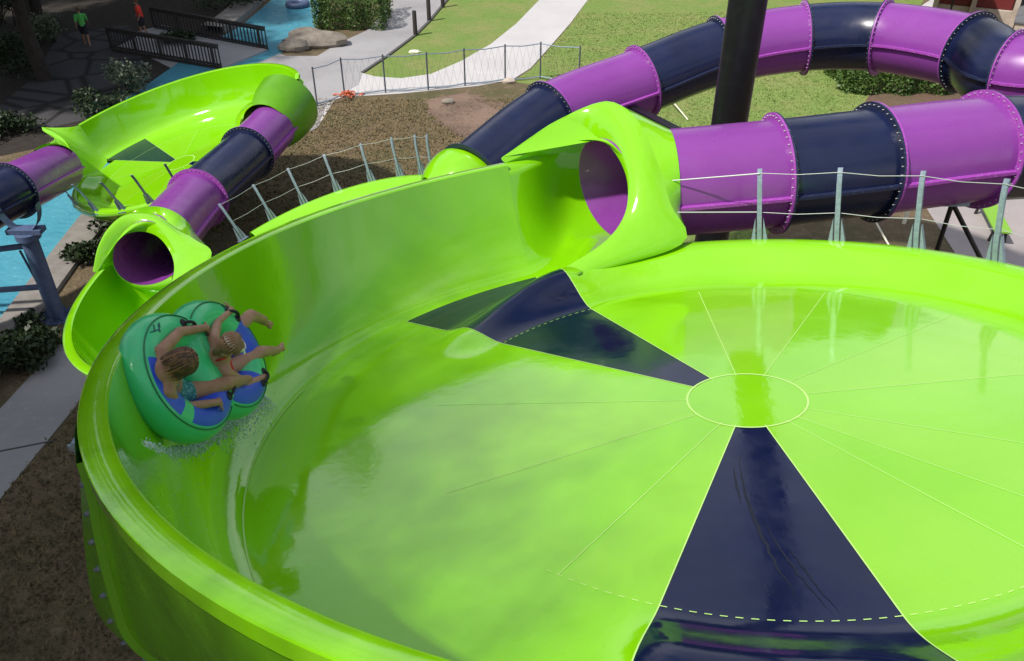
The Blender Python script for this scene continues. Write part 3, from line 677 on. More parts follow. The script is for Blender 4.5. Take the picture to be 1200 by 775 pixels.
def head(mb,c,up,fw,s=1.0):
    up=up.normalized(); fw=(fw-up*fw.dot(up)).normalized(); x=fw.cross(up)
    mb.ell(c+up*.02*s-fw*.012*s,[x*.073*s,fw*.092*s,up*.098*s],12)
    mb.ell(c-up*.045*s+fw*.03*s,[x*.055*s,fw*.06*s,up*.068*s],10)
    mb.caps(c+fw*.082*s+up*.015*s,c+fw*.102*s-up*.018*s,.009*s,.014*s,8)      # nose
    mb.caps(c+fw*.083*s-up*.052*s-x*.018*s,c+fw*.083*s-up*.052*s+x*.018*s,.009*s,.009*s,8) # lips
    for s_ in(-1,1):
        mb.ell(c+x*s_*.076*s-up*.005*s,[fw*.02*s,x*.01*s,up*.033*s],6)
        mb.ell(c+x*s_*.034*s+fw*.074*s+up*.028*s,[x*.022*s,fw*.012*s,up*.010*s],6)   # brows
def eyes(root,c,up,fw,s,local=False):
    up=up.normalized(); fw=(fw-up*fw.dot(up)).normalized(); x=fw.cross(up)
    for s_ in(-1,1):
        mb=MB(); e=c+x*s_*.032*s+fw*.080*s+up*.008*s; mb.ell(e,[x*.013*s,fw*.009*s,up*.007*s],8); mb.ell(e+fw*.006*s,[x*.006*s,fw*.004*s,up*.006*s],6,m=1)
        mb.build('eye',[M['eye'],M['black']],root,local=local)
def limb(mb,P,r,k=1.0):
    for i in range(len(P)-1): mb.caps(P[i],P[i+1],r[i]*k,r[i+1]*k)
# rider in the rear ring
rA=empty('person',L3(-.42,0,-.1),'rider with brown braids in the rear ring of the raft, teal shorts','person')
s=1.05; a={k:L3(*p) for k,p in dict(hip=(-.40,-.03,-.09),mid=(-.55,.02,.03),chest=(-.63,.07,.14),neck=(-.66,.09,.235),head=(-.665,.085,.34),sL=(-.60,.235,.17),sR=(-.715,-.07,.15),eL=(-.28,.33,.19),hL=(.06,.285,.21),eR=(-.60,-.22,.07),hR=(-.29,-.32,.215),
  hpL=(-.36,.07,-.06),hpR=(-.37,-.12,-.06),kL=(.02,.24,.10),kR=(.0,-.22,.18),aL=(.36,.27,.05),aR=(.40,-.275,.135)).items()}
mb=MB()
mb.caps(a['hip'],a['mid'],.155,.128); mb.caps(a['mid'],a['chest'],.13,.135); mb.caps(a['sL'],a['sR'],.058,.058); mb.caps(a['chest'],a['sL'],.10,.06); mb.caps(a['chest'],a['sR'],.10,.06); mb.caps(a['chest'],a['neck'],.09,.05); mb.caps(a['neck'],a['head'],.048,.048)
mb.caps(a['hpL'],a['hpR'],.11,.11)
limb(mb,[a['sL'],a['eL'],a['hL']],[.056,.042,.030],s); limb(mb,[a['sR'],a['eR'],a['hR']],[.058,.044,.030],s)
for K in('L','R'): limb(mb,[a['hp'+K],a['k'+K],a['k'+K].lerp(a['a'+K],.35),a['a'+K]],[.092,.062,.058,.038],s)
fwA=(Un*.75+Wn*.25-Vn*.25); upA=(Wn*.9+Un*.15)
head(mb,a['head'],upA,fwA,1.1)
hand(mb,a['hL'],Un*.8-Vn*.3-Wn*.5,Wn,1,1.05,.9); hand(mb,a['hR'],Un*.9-Vn*.1-Wn*.35,Wn,-1,1.05,.9)
foot(mb,a['aL'],Un*.9+Wn*.2,Wn*.8-Un*.2,1.0); foot(mb,a['aR'],Un*.95-Vn*.1+Wn*.15,Wn*.8-Un*.2,1.0)
fused(mb,'body',[M['skinA']],rA,.0075,5); eyes(rA,a['head'],upA,fwA,1.1)
mb=MB(); mb.caps(a['hip'],a['hip'].lerp(a['mid'],.12),.163,.158); mb.caps(a['hpL'],a['hpR'],.121,.121)
for K in('L','R'): mb.caps(a['hp'+K],a['hp'+K].lerp(a['k'+K],.22),.107,.099)
fused(mb,'shorts',[M['teal']],rA,.01,3)
mb=MB(); mb.caps(a['chest'].lerp(a['mid'],.3),a['chest'].lerp(a['mid'],.5),.135,.132); fused(mb,'swim_top',[M['teal']],rA,.01,3)
def braids(root,c,up,fw,rad,n,m,length,seed):
    rnd=random.Random(seed); up=up.normalized(); fw=(fw-up*fw.dot(up)).normalized(); x=fw.cross(up)
    mb=MB(); mb.ell(c+up*.028-fw*.022,[x*rad,fw*rad*1.1,up*rad*1.08],12)
    for i in range(n):
        th=2*PI*i/n+rnd.uniform(-.1,.1); ph=rnd.uniform(.15,1.0)
        P=[]
        for k in range(8):
            q=ph+k/7*length
            rr_=1.03+rnd.uniform(-.015,.03)
            d=up*math.cos(min(q,1.75))+(x*math.cos(th)+fw*math.sin(th))*math.sin(min(q,1.75))
            p=c+up*.028-fw*.022+d*rad*rr_*1.05
            if q>1.75: p=p-up*(q-1.75)*rad*1.1
            if d.dot(fw)>.75 and q>1.0: break
            P.append(p)
        if len(P)>2: mb.tube(P,[.0085+.004*((i*7)%3)/2]*(len(P)-1)+[.004],6,m=int(i%3==0))
    return mb.build('braided_hair',[m,M['braidlight']],root)
braids(rA,a['head'],upA,fwA,.098,74,M['braid'],1.9,3)
# rider in the front ring
rB=empty('person',L3(.38,0,-.1),'rider in red swimwear and pale cap in the front ring of the raft','person')
b={k:L3(*p) for k,p in dict(hip=(.36,-.02,-.09),mid=(.20,0,.04),chest=(.10,.02,.15),neck=(.04,.035,.25),head=(.01,.055,.36),sL=(.10,.17,.19),sR=(.06,-.13,.18),eL=(.37,.31,.14),hL=(.62,.36,.17),eR=(.36,-.31,.12),hR=(.60,-.32,.17),
  hpL=(.40,.09,-.05),hpR=(.40,-.12,-.05),kL=(.86,.25,.18),kR=(.74,-.10,.17),aL=(1.20,.17,.10),aR=(1.12,-.16,.13)).items()}
mb=MB()
mb.caps(b['hip'],b['mid'],.125,.10); mb.caps(b['mid'],b['chest'],.105,.115); mb.caps(b['sL'],b['sR'],.05,.05); mb.caps(b['chest'],b['sL'],.085,.055); mb.caps(b['chest'],b['sR'],.085,.055); mb.caps(b['chest'],b['neck'],.075,.045); mb.caps(b['neck'],b['head'],.043,.043); mb.caps(b['hpL'],b['hpR'],.10,.10)
limb(mb,[b['sL'],b['eL'],b['hL']],[.050,.038,.027],s); limb(mb,[b['sR'],b['eR'],b['hR']],[.050,.038,.027],s)
for K in('L','R'): limb(mb,[b['hp'+K],b['k'+K],b['k'+K].lerp(b['a'+K],.35),b['a'+K]],[.085,.057,.052,.034],s)
fwB=(Un*.8+Wn*.1-Vn*.45); upB=(Wn*.9+Un*.25+Vn*.1)
head(mb,b['head'],upB,fwB,1.02)
hand(mb,b['hL'],Un*.7+Vn*.3-Wn*.5,Wn,1,1.0,.9); hand(mb,b['hR'],Un*.9-Wn*.4,Wn,-1,1.0,.9)
foot(mb,b['aL'],Un*.8-Vn*.55+Wn*.1,Wn*.7-Un*.2,1.0); foot(mb,b['aR'],Un*.95+Vn*.05+Wn*.2,Wn*.7-Un*.3,1.0)
fused(mb,'body',[M['skinB']],rB,.0075,5); eyes(rB,b['head'],upB,fwB,1.02)
upb=upB.normalized(); fwb=(fwB-upb*fwB.dot(upb)).normalized(); xb=fwb.cross(upb)
mb=MB(); mb.ell(b['head']+upb*.024-fwb*.02,[xb*.085,fwb*.098,upb*.10],12); mb.caps(b['head']-fwb*.07,b['neck']-fwb*.06-upb*.03,.05,.028)
for i in range(26):
    th=2*PI*i/26; P=[b['head']+upb*.024-fwb*.02+(upb*math.cos(q)+(xb*math.cos(th)+fwb*math.sin(th))*math.sin(q)).normalized()*.102 for q in (.25,.6,1.0,1.4,1.75)]
    if math.sin(th)<.6: mb.tube(P,[.009,.011,.011,.01,.006],6)
mb.build('hair',M['blond'],rB)
mb=MB(); rows=[]
for k in range(25):
    th=2*PI*k/24; rows.append([b['head']+upb*(.045+.02*math.sin(th))+(xb*math.cos(th)*.094+fwb*math.sin(th)*.108)-fwb*.012,b['head']+upb*(.082+.02*math.sin(th))+(xb*math.cos(th)*.082+fwb*math.sin(th)*.096)-fwb*.012])
mb.grid(rows)
vis=[[b['head']+upb*.055+fwb*.09*1.0+xb*q*.075,b['head']+upb*.045+fwb*(.165-.05*q*q)+xb*q*.07] for q in [i/5-1 for i in range(11)]]; mb.grid(vis)
ob=mb.build('visor_cap',M['white'],rB); md=ob.modifiers.new('t','SOLIDIFY'); md.thickness=.006
mb=MB()
def around(c,axis,rx,n=25):
    axis=axis.normalized(); x_=axis.orthogonal().normalized(); y_=axis.cross(x_); return [c+(x_*math.cos(2*PI*k/n)+y_*math.sin(2*PI*k/n))*rx for k in range(n+1)]
sp=(b['chest']-b['mid'])
mb.tube(around(b['chest'].lerp(b['mid'],.45),sp,.112),.014,8)
mb.tube(catmull([b['chest'].lerp(b['mid'],.4)-Un*.11,b['neck']-Un*.055-Vn*.05,b['neck']+Wn*.01-Vn*.05],6),.009,8); mb.tube(catmull([b['chest'].lerp(b['mid'],.4)-Un*.11,b['neck']-Un*.055+Vn*.05,b['neck']+Wn*.01+Vn*.05],6),.009,8)
mb.build('swim_top',M['red'],rB)
mb=MB(); mb.caps(b['hip'],b['hip'].lerp(b['mid'],.2),.131,.125); mb.caps(b['hpL'],b['hpR'],.104,.104); fused(mb,'swim_bottom',[M['red']],rB,.01,3)
# splash thrown up along the lower edge of the raft
rnd=random.Random(5); mb=MB()
def wallpt(r,az,h): return N1.P(r,az,h)
def blob(p,r):
    ax=[V((rnd.uniform(.6,1.3),0,0))*r,V((0,rnd.uniform(.6,1.3),0))*r,V((0,0,rnd.uniform(.4,1)))*r]; mb.ell(p,ax,3)
PR=profile(1,0)[5:37]
def bowl_hit(u,v):
    d=ray(u,v); z=5.0
    while z<10:
        q=CAM+d*z-N1.C; r=math.hypot(q.dot(N1.e1),q.dot(N1.e2)); h=q.dot(N1.n)
        hs=0
        for (r0,h0),(r1,h1) in zip(PR,PR[1:]):
            if r0<=r<=r1: hs=h0+(h1-h0)*(r-r0)/(r1-r0+1e-6)
        if r>5.12 and h<1.6: return None
        if h<=hs: return CAM+d*(z-.01)
        z+=.02
    return None
edge=[(150,500),(170,522),(200,533),(228,528),(246,512),(262,498),(280,486),(297,470),(306,458)]
for i in range(11000):
    k=rnd.randrange(len(edge)-1); t=rnd.random(); (u0,v0),(u1,v1)=edge[k],edge[k+1]
    wgt=[.12,.2,.4,.5,.7,1,1,1][k]
    if rnd.random()>wgt: continue
    e=abs(rnd.gauss(0,15 if k>3 else 8)); p=bowl_hit(lerp(u0,u1,t)-4+e*.75,lerp(v0,v1,t)-4+e*.8)
    if p: blob(p+N1.n*abs(rnd.gauss(0,.022)),(.0028+.014*rnd.random()**2.6)*max(.5,1-e/40))
sp_=mb.build('splash',M['foam']); sp_['kind']='stuff'
mb=MB()
for i in range(420):
    p=bowl_hit(rnd.gauss(215,70),rnd.gauss(560,55))
    if p: blob(p,rnd.uniform(.002,.005))
for i in range(240):
    p=bowl_hit(rnd.gauss(130,14),rnd.gauss(480,40))
    if p: blob(p,rnd.uniform(.003,.008))
o=mb.build('water_droplets',M['foam']); o['kind']='stuff'
# ---- two people on foot, far off in the shade
def walker(name,loc,rz,shirt,label,stride,arm):
    r=empty(name,loc,label,'person',rz=rz)
    X,Y,Z=V((1,0,0)),V((0,1,0)),V((0,0,1)); q=lambda x,y,z:V((x,y,z))
    mb=MB()
    mb.caps(q(0,0,.95),q(0,.01,1.12),.14,.125); mb.caps(q(0,.01,1.12),q(0,.02,1.36),.13,.14); mb.caps(q(-.17,.02,1.42),q(.17,.02,1.42),.06,.06); mb.caps(q(0,.02,1.4),q(0,.03,1.55),.06,.05)
    for s_,st in((-1,stride),(1,-stride)):
        mb.caps(q(s_*.1,0,.93),q(s_*.1,st*.5+.04,.52),.092,.06); mb.caps(q(s_*.1,st*.5+.04,.52),q(s_*.1,st,.10),.058,.038); foot(mb,q(s_*.1,st,.085),Y,Z)
        e=q(s_*.25,-st*.4,1.14); h=q(s_*.27,-st*.8+.12,.93+arm); mb.caps(q(s_*.2,.02,1.41),e,.052,.042); mb.caps(e,h,.04,.03); hand(mb,h,(h-e),X*s_,s_,1.0,.3)
    head(mb,q(0,.05,1.66),Z,Y,1.0); fused(mb,'body',[M['skinA']],r,.012,3,local=True); eyes(r,q(0,.05,1.66),Z,Y,1.0,local=True)
    mb=MB(); mb.caps(q(0,0,.99),q(0,.01,1.15),.155,.145); mb.caps(q(0,.01,1.15),q(0,.02,1.36),.145,.155); mb.caps(q(-.18,.02,1.41),q(.18,.02,1.41),.073,.073)
    for s_,st in((-1,stride),(1,-stride)): mb.caps(q(s_*.2,.02,1.41),q(s_*.24,-st*.3,1.2),.07,.066)
    fused(mb,'shirt',[shirt],r,.015,3,local=True)
    mb=MB(); mb.caps(q(-.06,0,.93),q(.06,0,.93),.135,.135)
    for s_,st in((-1,stride),(1,-stride)): mb.caps(q(s_*.1,0,.92),q(s_*.1,st*.4+.03,.58),.108,.085)
    fused(mb,'shorts',[M['shorts']],r,.015,3,local=True)
    mb=MB(); mb.ell(q(0,.03,1.70),[X*.08,Y*.1,Z*.1],10); mb.build('hair',M['braid'],r,local=True)
walker('person',gp(103,53),R(25),M['shirtgreen'],'person in a bright green shirt walking in the dark shade at top left',.22,.0)
walker('person',gp(170,43),R(100),M['shirtred'],'person in a red shirt and dark shorts stepping on to the footbridge',.12,.05)
# ------------------------------------------------------------------ footbridge
a0,a1,b0,b1=gp(132,60),gp(260,82),gp(182,35),gp(314,60)
br=empty('footbridge',(a0+b1)/2,'dark timber footbridge with slatted railings over the blue channel, in shade','bridge')
mb=MB(); zz=V((0,0,.10)); d1=(a1-a0).normalized()
mb.add([a0+zz,a1+zz,b1+zz,b0+zz,a0-zz,a1-zz,b1-zz,b0-zz],[(0,1,2,3),(7,6,5,4),(0,4,5,1),(1,5,6,2),(2,6,7,3),(3,7,4,0)]); mb.build('deck',M['plaza'],br,smooth=False)
def railing(p,q,h):
    mb=MB(); n_=34; z0=V((0,0,.14))
    mb.beam(p+V((0,0,h)),q+V((0,0,h)),.14,.07); mb.beam(p+V((0,0,h-.12)),q+V((0,0,h-.12)),.05,.09); mb.beam(p+V((0,0,.22)),q+V((0,0,.22)),.05,.09)
    for i in range(n_+1):
        c=p.lerp(q,i/n_); w=.11 if i%8==0 else .05; mb.beam(c+z0,c+V((0,0,h-.02)),w,w)
    mb.build('railing',M['darkwood'],br,smooth=False)
railing(a0,a1,1.1); railing(b0,b1,1.1)
mb=MB(); mb.beam(a0+V((0,0,-.02)),a1+V((0,0,-.02)),.12,.3); mb.beam(b0+V((0,0,-.02)),b1+V((0,0,-.02)),.12,.3); mb.build('beam',M['darkwood'],br,smooth=False)
# ------------------------------------------------------------------ bollards, fence, small things
labs=['dark wooden bollard at the lawn edge, nearest of the three','dark wooden bollard at the lawn edge, middle of the three','dark wooden bollard at the lawn edge, farthest of the three']
bm0=MB(); bm0.tube([V((0,0,0)),V((0,0,1.18)),V((0,0,1.22))],[.11,.105,.08],14); bd=bm0.data('bollard',[M['darkwood']])
for (u,v),l in zip([(487,42),(503,25),(519,9)],labs):
    o=bpy.data.objects.new('bollard',bd); COL.objects.link(o); o.location=gp(u,v); tag(o,l,'bollard','bollards along the lawn edge')
FP=[(372,125),(404,113),(452,109),(502,106),(545,101),(592,96),(633,93),(678,98)]
G=[gp(*p) for p in FP]
rf=empty('rope_fence',G[3],'temporary fence of thin grey posts, wire and netting behind the dry grass','fence')
for g_ in G:
    mb=MB(); mb.tube([g_,g_+V((0,0,1.62))],.035,8); mb.build('post',M['darkgalv'],rf)
for h_ in(1.55,.12):
    mb=MB()
    for p,q in zip(G,G[1:]): mb.tube([p+V((0,0,h_)),p.lerp(q,.5)+V((0,0,h_-.06)),q+V((0,0,h_))],.022 if h_>1 else .03,6)
    mb.build('rope',M['galv'],rf)
mb=MB()
for p,q in zip(G[1:],G[2:]):
    nx=int((q-p).length/.28)
    for i in range(nx):
        c=p.lerp(q,i/nx); c2=p.lerp(q,(i+1)/nx); mb.tube([c+V((0,0,.12)),c2+V((0,0,1.52))],.003,4,cap=False); mb.tube([c2+V((0,0,.12)),c+V((0,0,1.52))],.003,4,cap=False)
mb.build('netting',M['darkgalv'],rf)
def rockobj(name,p,s,m,label,cat,seed,group=None):
    rnd=random.Random(seed); mb=MB(); n_=8; rows=[]
    for i in range(n_+1):
        th=PI*i/n_; rows.append([V((math.cos(2*PI*k/14)*math.sin(th)*s[0],math.sin(2*PI*k/14)*math.sin(th)*s[1],math.cos(th)*s[2]))*rnd.uniform(.82,1.12) if 0<i<n_ else V((0,0,math.cos(th)*s[2])) for k in range(14)])
    mb.grid(rows,cu=True); o=mb.build(name,m,sharp=35); o.location=p+V((0,0,s[2]*.35)); tag(o,label,cat,group); return o
rockobj('rock',gp(372,52),(1.7,.8,.45),M['rock'],'long pale rock on the river bank below the clipped bush','rock',1)
rockobj('rock',gp(345,58),(.8,.6,.35),M['rock'],'smaller rounded rock at the water, left of the long pale rock','rock',2)
rockobj('rock',gp(361,45),(.9,.5,.4),M['rock'],'dark rock wedged between the water and the clipped bush','rock',3)
rockobj('stone',gp(525,121),(.30,.22,.14),M['rock'],'pale loose stone lying on the dry grass beside the dirt track','stone',4)
rockobj('stone',gp(597,97),(.32,.2,.14),M['sandstone'],'small sandy stone by the foot of the rope fence','stone',5)
rockobj('stone',gp(486,62),(.3,.2,.1),M['cream'],'pale scrap lying on the green lawn beyond the fence','debris',6)
# orange bundle at the fence corner
mb=MB(); rnd=random.Random(3)
for i in range(26):
    p=V((rnd.gauss(0,.22),rnd.gauss(0,.15),.05+abs(rnd.gauss(0,.08)))); q=p+V((rnd.gauss(0,.16),rnd.gauss(0,.12),rnd.gauss(0,.04))); mb.tube([p,(p+q)/2+V((0,0,.05)),q],.03,6)
o=mb.build('netting_bundle',M['orange']); o.location=gp(411,113); tag(o,'crumpled orange netting bundle at the foot of the corner fence post','netting')
# dark blue float on the river
mb=MB(); mb.grid([[V((math.cos(a_)*(.5+.17*math.cos(t_)),math.sin(a_)*(.5+.17*math.cos(t_)),.15+.17*math.sin(t_))) for t_ in [2*PI*k/12 for k in range(12)]] for a_ in [2*PI*k/28 for k in range(28)]],cu=True,cv=True)
o=mb.build('swim_ring',M['bluesteel']); o.location=gp(349,8); tag(o,'dark blue swim ring drifting on the river at the top edge','swim ring')
# bench at the right
pA,pB=gp(1149,247),gp(1170,289); d_=(pB-pA).normalized(); sd=V((-d_.y,d_.x,0))
bn=empty('bench',(pA+pB)/2,'bright green plank bench on the pinkish paving at right','bench')
mb=MB(); c=(pA+pB)/2; mb.box(c+V((0,0,.46)),d_*((pB-pA).length/2),sd*.24,V((0,0,.03))); mb.build('seat',M['benchgreen'],bn,smooth=False,bevel=.01)
for t_ in(.12,.88):
    for s_ in(-1,1):
        mb=MB(); e=pA.lerp(pB,t_); mb.beam(e+sd*s_*.22,e+sd*s_*.16+V((0,0,.43)),.07,.07); mb.build('leg',M['darkwood'],bn,smooth=False)
o=MB().tube([V((0,0,0)),V((.03,0,.75))],.06,10).build('stake',M['cream']); o.location=gp(1059,262); tag(o,'short pale stake standing in the grass under the front tube','stake')
# guy wires in the grass
for (u0,v0,u1,v1),l in (((1008,258,1046,298),'thin white guy wire slanting to the grass right of the middle rail posts'),((775,122,806,142),'thin white guy wire on the grass behind the tunnel hood, beside the mast')):
    mb=MB(); p,q=gp(u0,v0)+V((0,0,.6)),gp(u1,v1)+V((0,0,.05)); mb.tube([p,q],.03,6); o=mb.build('guy_wire',M['cream']); tag(o,l,'wire')
# ------------------------------------------------------------------ buildings etc. at the top right, beyond the loop
def topright():
    p=gp(1106,40); um=empty('parasol',p,'large cream canvas parasol at the top right edge, beyond the tube loop','parasol')
    mb=MB(); mb.tube([V((0,0,0)),V((0,0,2.9))],.05,10); mb.build('pole',M['darkwood'],um,local=True)
    mb=MB(); rows=[]
    for i in range(5):
        t=i/4; rows.append([V((math.cos(2*PI*k/24)*2.1*t*(1-.05*(k%3==0)),math.sin(2*PI*k/24)*2.1*t*(1-.05*(k%3==0)),2.95-.75*t**1.2)) for k in range(24)])
    mb.grid(rows,cu=True); o=mb.build('canopy',M['cream'],um,local=True); m_=o.modifiers.new('t','SOLIDIFY'); m_.thickness=.02
    p=gp(1163,24); hs=empty('kiosk',p,'low sandstone and dark red kiosk at the top right corner','kiosk',rz=R(-25))
    mb=MB(); mb.abox(-3,3.5,-2,2,0,1.0); mb.build('base_wall',M['sandstone'],hs,local=True,smooth=False,bevel=.04)
    mb=MB(); mb.abox(-2.8,.6,-1.9,1.9,1.003,2.6); mb.build('panel',M['brickred'],hs,local=True,smooth=False,bevel=.03)
    for x in(-2.95,-1.2,.75,3.3):
        mb=MB(); mb.abox(x-.12,x+.12,-2.25,-2.01,0.0,2.72); mb.build('pillar',M['sandstone'],hs,local=True,smooth=False,bevel=.02)
    mb=MB(); mb.box((.2,0,2.85),V((3.9,0,0)),V((0,2.5,0)),V((0,0,.1))); mb.build('roof',M['greymetal'],hs,local=True,smooth=False,bevel=.03)
    rockobj('rock',gp(1146,28),(1.3,.9,.5),M['sandstone'],'sandy boulder just behind the navy bend of the loop','rock',11)
    p=gp(1194,40); bx=empty('planter_wall',p,'grey sandstone planter wall slanting away at the top right corner','wall',rz=R(60))
    mb=MB(); mb.abox(-3,3,-.3,.3,0,1.2); mb.build('wall',M['sandstone'],bx,local=True,smooth=False,bevel=.03); mb=MB(); mb.abox(-3.08,3.08,-.38,.38,1.203,1.32); mb.build('coping',M['greymetal'],bx,local=True,smooth=False,bevel=.02)
topright()
# ------------------------------------------------------------------ vegetation
def leafcloud(mb,rnd,c,ax,n,size,m=0,shell=.55,flat=.0):
    for i in range(n):
        d=V((rnd.gauss(0,1),rnd.gauss(0,1),rnd.gauss(0,1))).normalized(); q=shell+(1-shell)*rnd.random()
        p=V(c)+V((d.x*ax[0],d.y*ax[1],d.z*ax[2]))*q
        u=V((rnd.gauss(0,1),rnd.gauss(0,1),rnd.gauss(0,.7))).normalized(); w=u.orthogonal().normalized(); 
        an=rnd.uniform(0,6.28); w=(w*math.cos(an)+u.cross(w)*math.sin(an)); s_=size*rnd.uniform(.6,1.3)
        mb.add([p-u*s_*.5,p+w*s_*.28,p+u*s_*.5,p-w*s_*.28],[(0,1,2,3)],m)
def tree_data(seed,h,cr,nl,leaf,size):
    rnd=random.Random(seed)
    t=MB(); top=V((rnd.uniform(-.5,.5),rnd.uniform(-.5,.5),h*.62)); P=catmull([V((0,0,-.1)),V((rnd.uniform(-.2,.2),rnd.uniform(-.2,.2),h*.25)),top],6)
    t.tube(P,[lerp(.028*h,.012*h,i/(len(P)-1)) for i in range(len(P))],10)
    c=MB(); cl=[]
    for i in range(13):
        a_=i*2.4+rnd.uniform(-.3,.3); z=h*(.45+.5*(i/13)); rr_=cr*(.75-.35*abs(i/13-.4))*rnd.uniform(.7,1.1)
        e=V((math.cos(a_)*rr_,math.sin(a_)*rr_,z)); b_=P[min(len(P)-1,6+i//3)]
        t.tube(catmull([b_,(b_+e)/2+V((0,0,.3)),e],3),[.06*h/8,.05*h/8,.045*h/8,.04*h/8,.03*h/8,.02*h/8,.01*h/8],6)
        cl.append((e,cr*rnd.uniform(.34,.5)))
    cl.append((V((top.x,top.y,h*.93)),cr*.45)); cl.append((V((top.x,top.y,h*.75)),cr*.55))
    for e,r_ in cl: leafcloud(c,rnd,e,(r_,r_,r_*.75),nl//len(cl),size,shell=.25)
    return t.data('trunk',[M['bark']]),c.data('crown',[leaf],smooth=False)
TD=[tree_data(1,15,5.2,5200,M['leaf'],.55),tree_data(2,13,4.6,5200,M['leafdark'],.5),tree_data(3,17.5,2.9,6000,M['leaf'],.4)]
def tree(p,k,sc_,rz,label,group):
    o=empty('tree',p,label,'tree',group,rz=rz); o.scale=(sc_,sc_,sc_)
    for nme,d in zip(('trunk','crown'),TD[k]): c=bpy.data.objects.new(nme,d); COL.objects.link(c); c.parent=o
    return o
TR=[(-26,33,1,1.0),(-33,38,0,1.05),(-25,46,1,1.2),(-36,50,0,1.25),(-21.5,54,1,1.25),(-29,29,1,.8),
    (-17.5,8,0,.95),(-15,2.5,1,.95),(-13.5,5.5,0,.85),(-16,10.5,1,.8),(-20,5,0,1.0),(-13.5,-2,1,1.05),(-22.5,15.5,1,.72),(-31,20,0,.8),(-20.5,37,1,.95),(-25,34.5,1,1.2),(-24,43,1,1.15),(-28.5,37,1,1.2),(-28,41,1,1.1),(-19,60,0,1.2),(-7.4,-3.9,2,1.0)]  # last, slender tree added behind the camera to shade the outer skirt
for i,(x,y,k,s_) in enumerate(TR):
    tree(V((x,y,0)),k,s_,i*1.7,'unseen leafy shade tree beside the slides, outside the picture with its shadow inside' if (x,y) not in((-20.5,37),(-24,43)) else ('dark tree trunk among the flagstones at the top left, nearer of two' if y==37 else 'dark tree trunk at the top left corner, farther back behind the first trunk'),'shade trees on the left')
# added unseen tree, its thin crown shaped to softly dapple the left of the bowl
o=empty('tree',V((-7.7,1.6,0)),'airy fine leaved tree, unseen, added to dapple the left of the big bowl','tree','shade trees on the left')
t=MB(); rnd=random.Random(77); P=catmull([V((0,0,-.1)),V((.15,-.1,6)),V((0,0,14.5))],8); t.tube(P,[lerp(.26,.07,i/(len(P)-1)) for i in range(len(P))],12)
for i in range(16):
    b_=P[8+i//2]; e=V((rnd.gauss(0,1.5),rnd.gauss(0,1.7),14.6+rnd.gauss(0,1.2))); t.tube(catmull([b_,b_.lerp(e,.5)+V((0,0,.3)),e],3),[.07,.06,.05,.04,.03,.02,.012],6)
c=MB()
for i in range(34000):
    p=V((rnd.gauss(0,1.5),rnd.gauss(0,2.3),15+rnd.gauss(0,1.35))); u=V((rnd.gauss(0,1),rnd.gauss(0,1),rnd.gauss(0,1))).normalized(); w=u.orthogonal().normalized(); an=rnd.uniform(0,6.28); w=w*math.cos(an)+u.cross(w)*math.sin(an); z_=rnd.uniform(.6,1.3)*.135
    c.add([p-u*z_*.5,p+w*z_*.28,p+u*z_*.5,p-w*z_*.28],[(0,1,2,3)])
t.build('trunk',M['bark'],o,local=True); c.build('crown',M['leaf'],o,local=True,smooth=False)
# far wood (reads as one mass, mirrored in the wet bowl)
mb=MB(); rnd=random.Random(21)
for i in range(46):
    x=-75+150*i/45+rnd.uniform(-2,2); y=76+rnd.uniform(-6,14); h_=rnd.uniform(9,19)+(max(0,min(1,(-8-x)/25))*15)
    for k in range(5): leafcloud(mb,rnd,(x+rnd.uniform(-2,2),y+rnd.uniform(-2,2),h_*(.3+.15*k)),(4.2,4,h_*.2),120,1.5,shell=.3)
o=mb.build('far_wood',M['leafdark'],smooth=False); o['kind']='stuff'
def shrub(p,ax,n,size,m,label,seed,cat='shrub',group=None,box=False):
    rnd=random.Random(seed); o=empty('shrub' if not box else 'hedge',p,label,cat,group)
    c=MB()
    if box:
        for i in range(n):
            q=V((rnd.uniform(-1,1),rnd.uniform(-1,1),rnd.uniform(0,1))); f=rnd.randrange(4)
            if f==0:q.z=1-abs(rnd.gauss(0,.06))
            elif f==1:q.y=-1+abs(rnd.gauss(0,.1))
            elif f==2:q.x=rnd.choice((-1,1))*(1-abs(rnd.gauss(0,.06)))
            r_=1+.07*math.sin(q.x*9+seed)+.05*math.sin(q.y*7)
            leafcloud(c,rnd,(q.x*ax[0]*r_,q.y*ax[1]*r_,q.z*ax[2]*r_),(.06,.06,.06),1,size)
    else:
        for k in range(7):
            e=V((rnd.uniform(-.55,.55)*ax[0],rnd.uniform(-.55,.55)*ax[1],ax[2]*rnd.uniform(.35,.8))); leafcloud(c,rnd,e,(ax[0]*.5,ax[1]*.5,ax[2]*.42),n//7,size,shell=.2)
    c.build('foliage',m,o,local=True,smooth=False)
    t=MB()
    for k in range(6): t.tube([V((rnd.uniform(-.3,.3)*ax[0],rnd.uniform(-.3,.3)*ax[1],-.05)),V((rnd.uniform(-.6,.6)*ax[0],rnd.uniform(-.6,.6)*ax[1],ax[2]*.8))],[.04,.012],6)
    t.build('stem',M['bark'],o,local=True); return o
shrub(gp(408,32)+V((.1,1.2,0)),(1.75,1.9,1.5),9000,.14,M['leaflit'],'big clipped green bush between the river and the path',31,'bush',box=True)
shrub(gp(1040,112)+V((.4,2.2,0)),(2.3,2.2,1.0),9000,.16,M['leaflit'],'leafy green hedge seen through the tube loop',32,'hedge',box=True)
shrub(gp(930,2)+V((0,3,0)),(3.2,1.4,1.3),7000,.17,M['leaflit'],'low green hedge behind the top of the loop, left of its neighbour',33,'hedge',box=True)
shrub(gp(1050,4)+V((0,3,0)),(2.0,1.4,1.6),5000,.17,M['leaf'],'low dark green hedge behind the top of the loop, beside the parasol',34,'hedge',box=True)
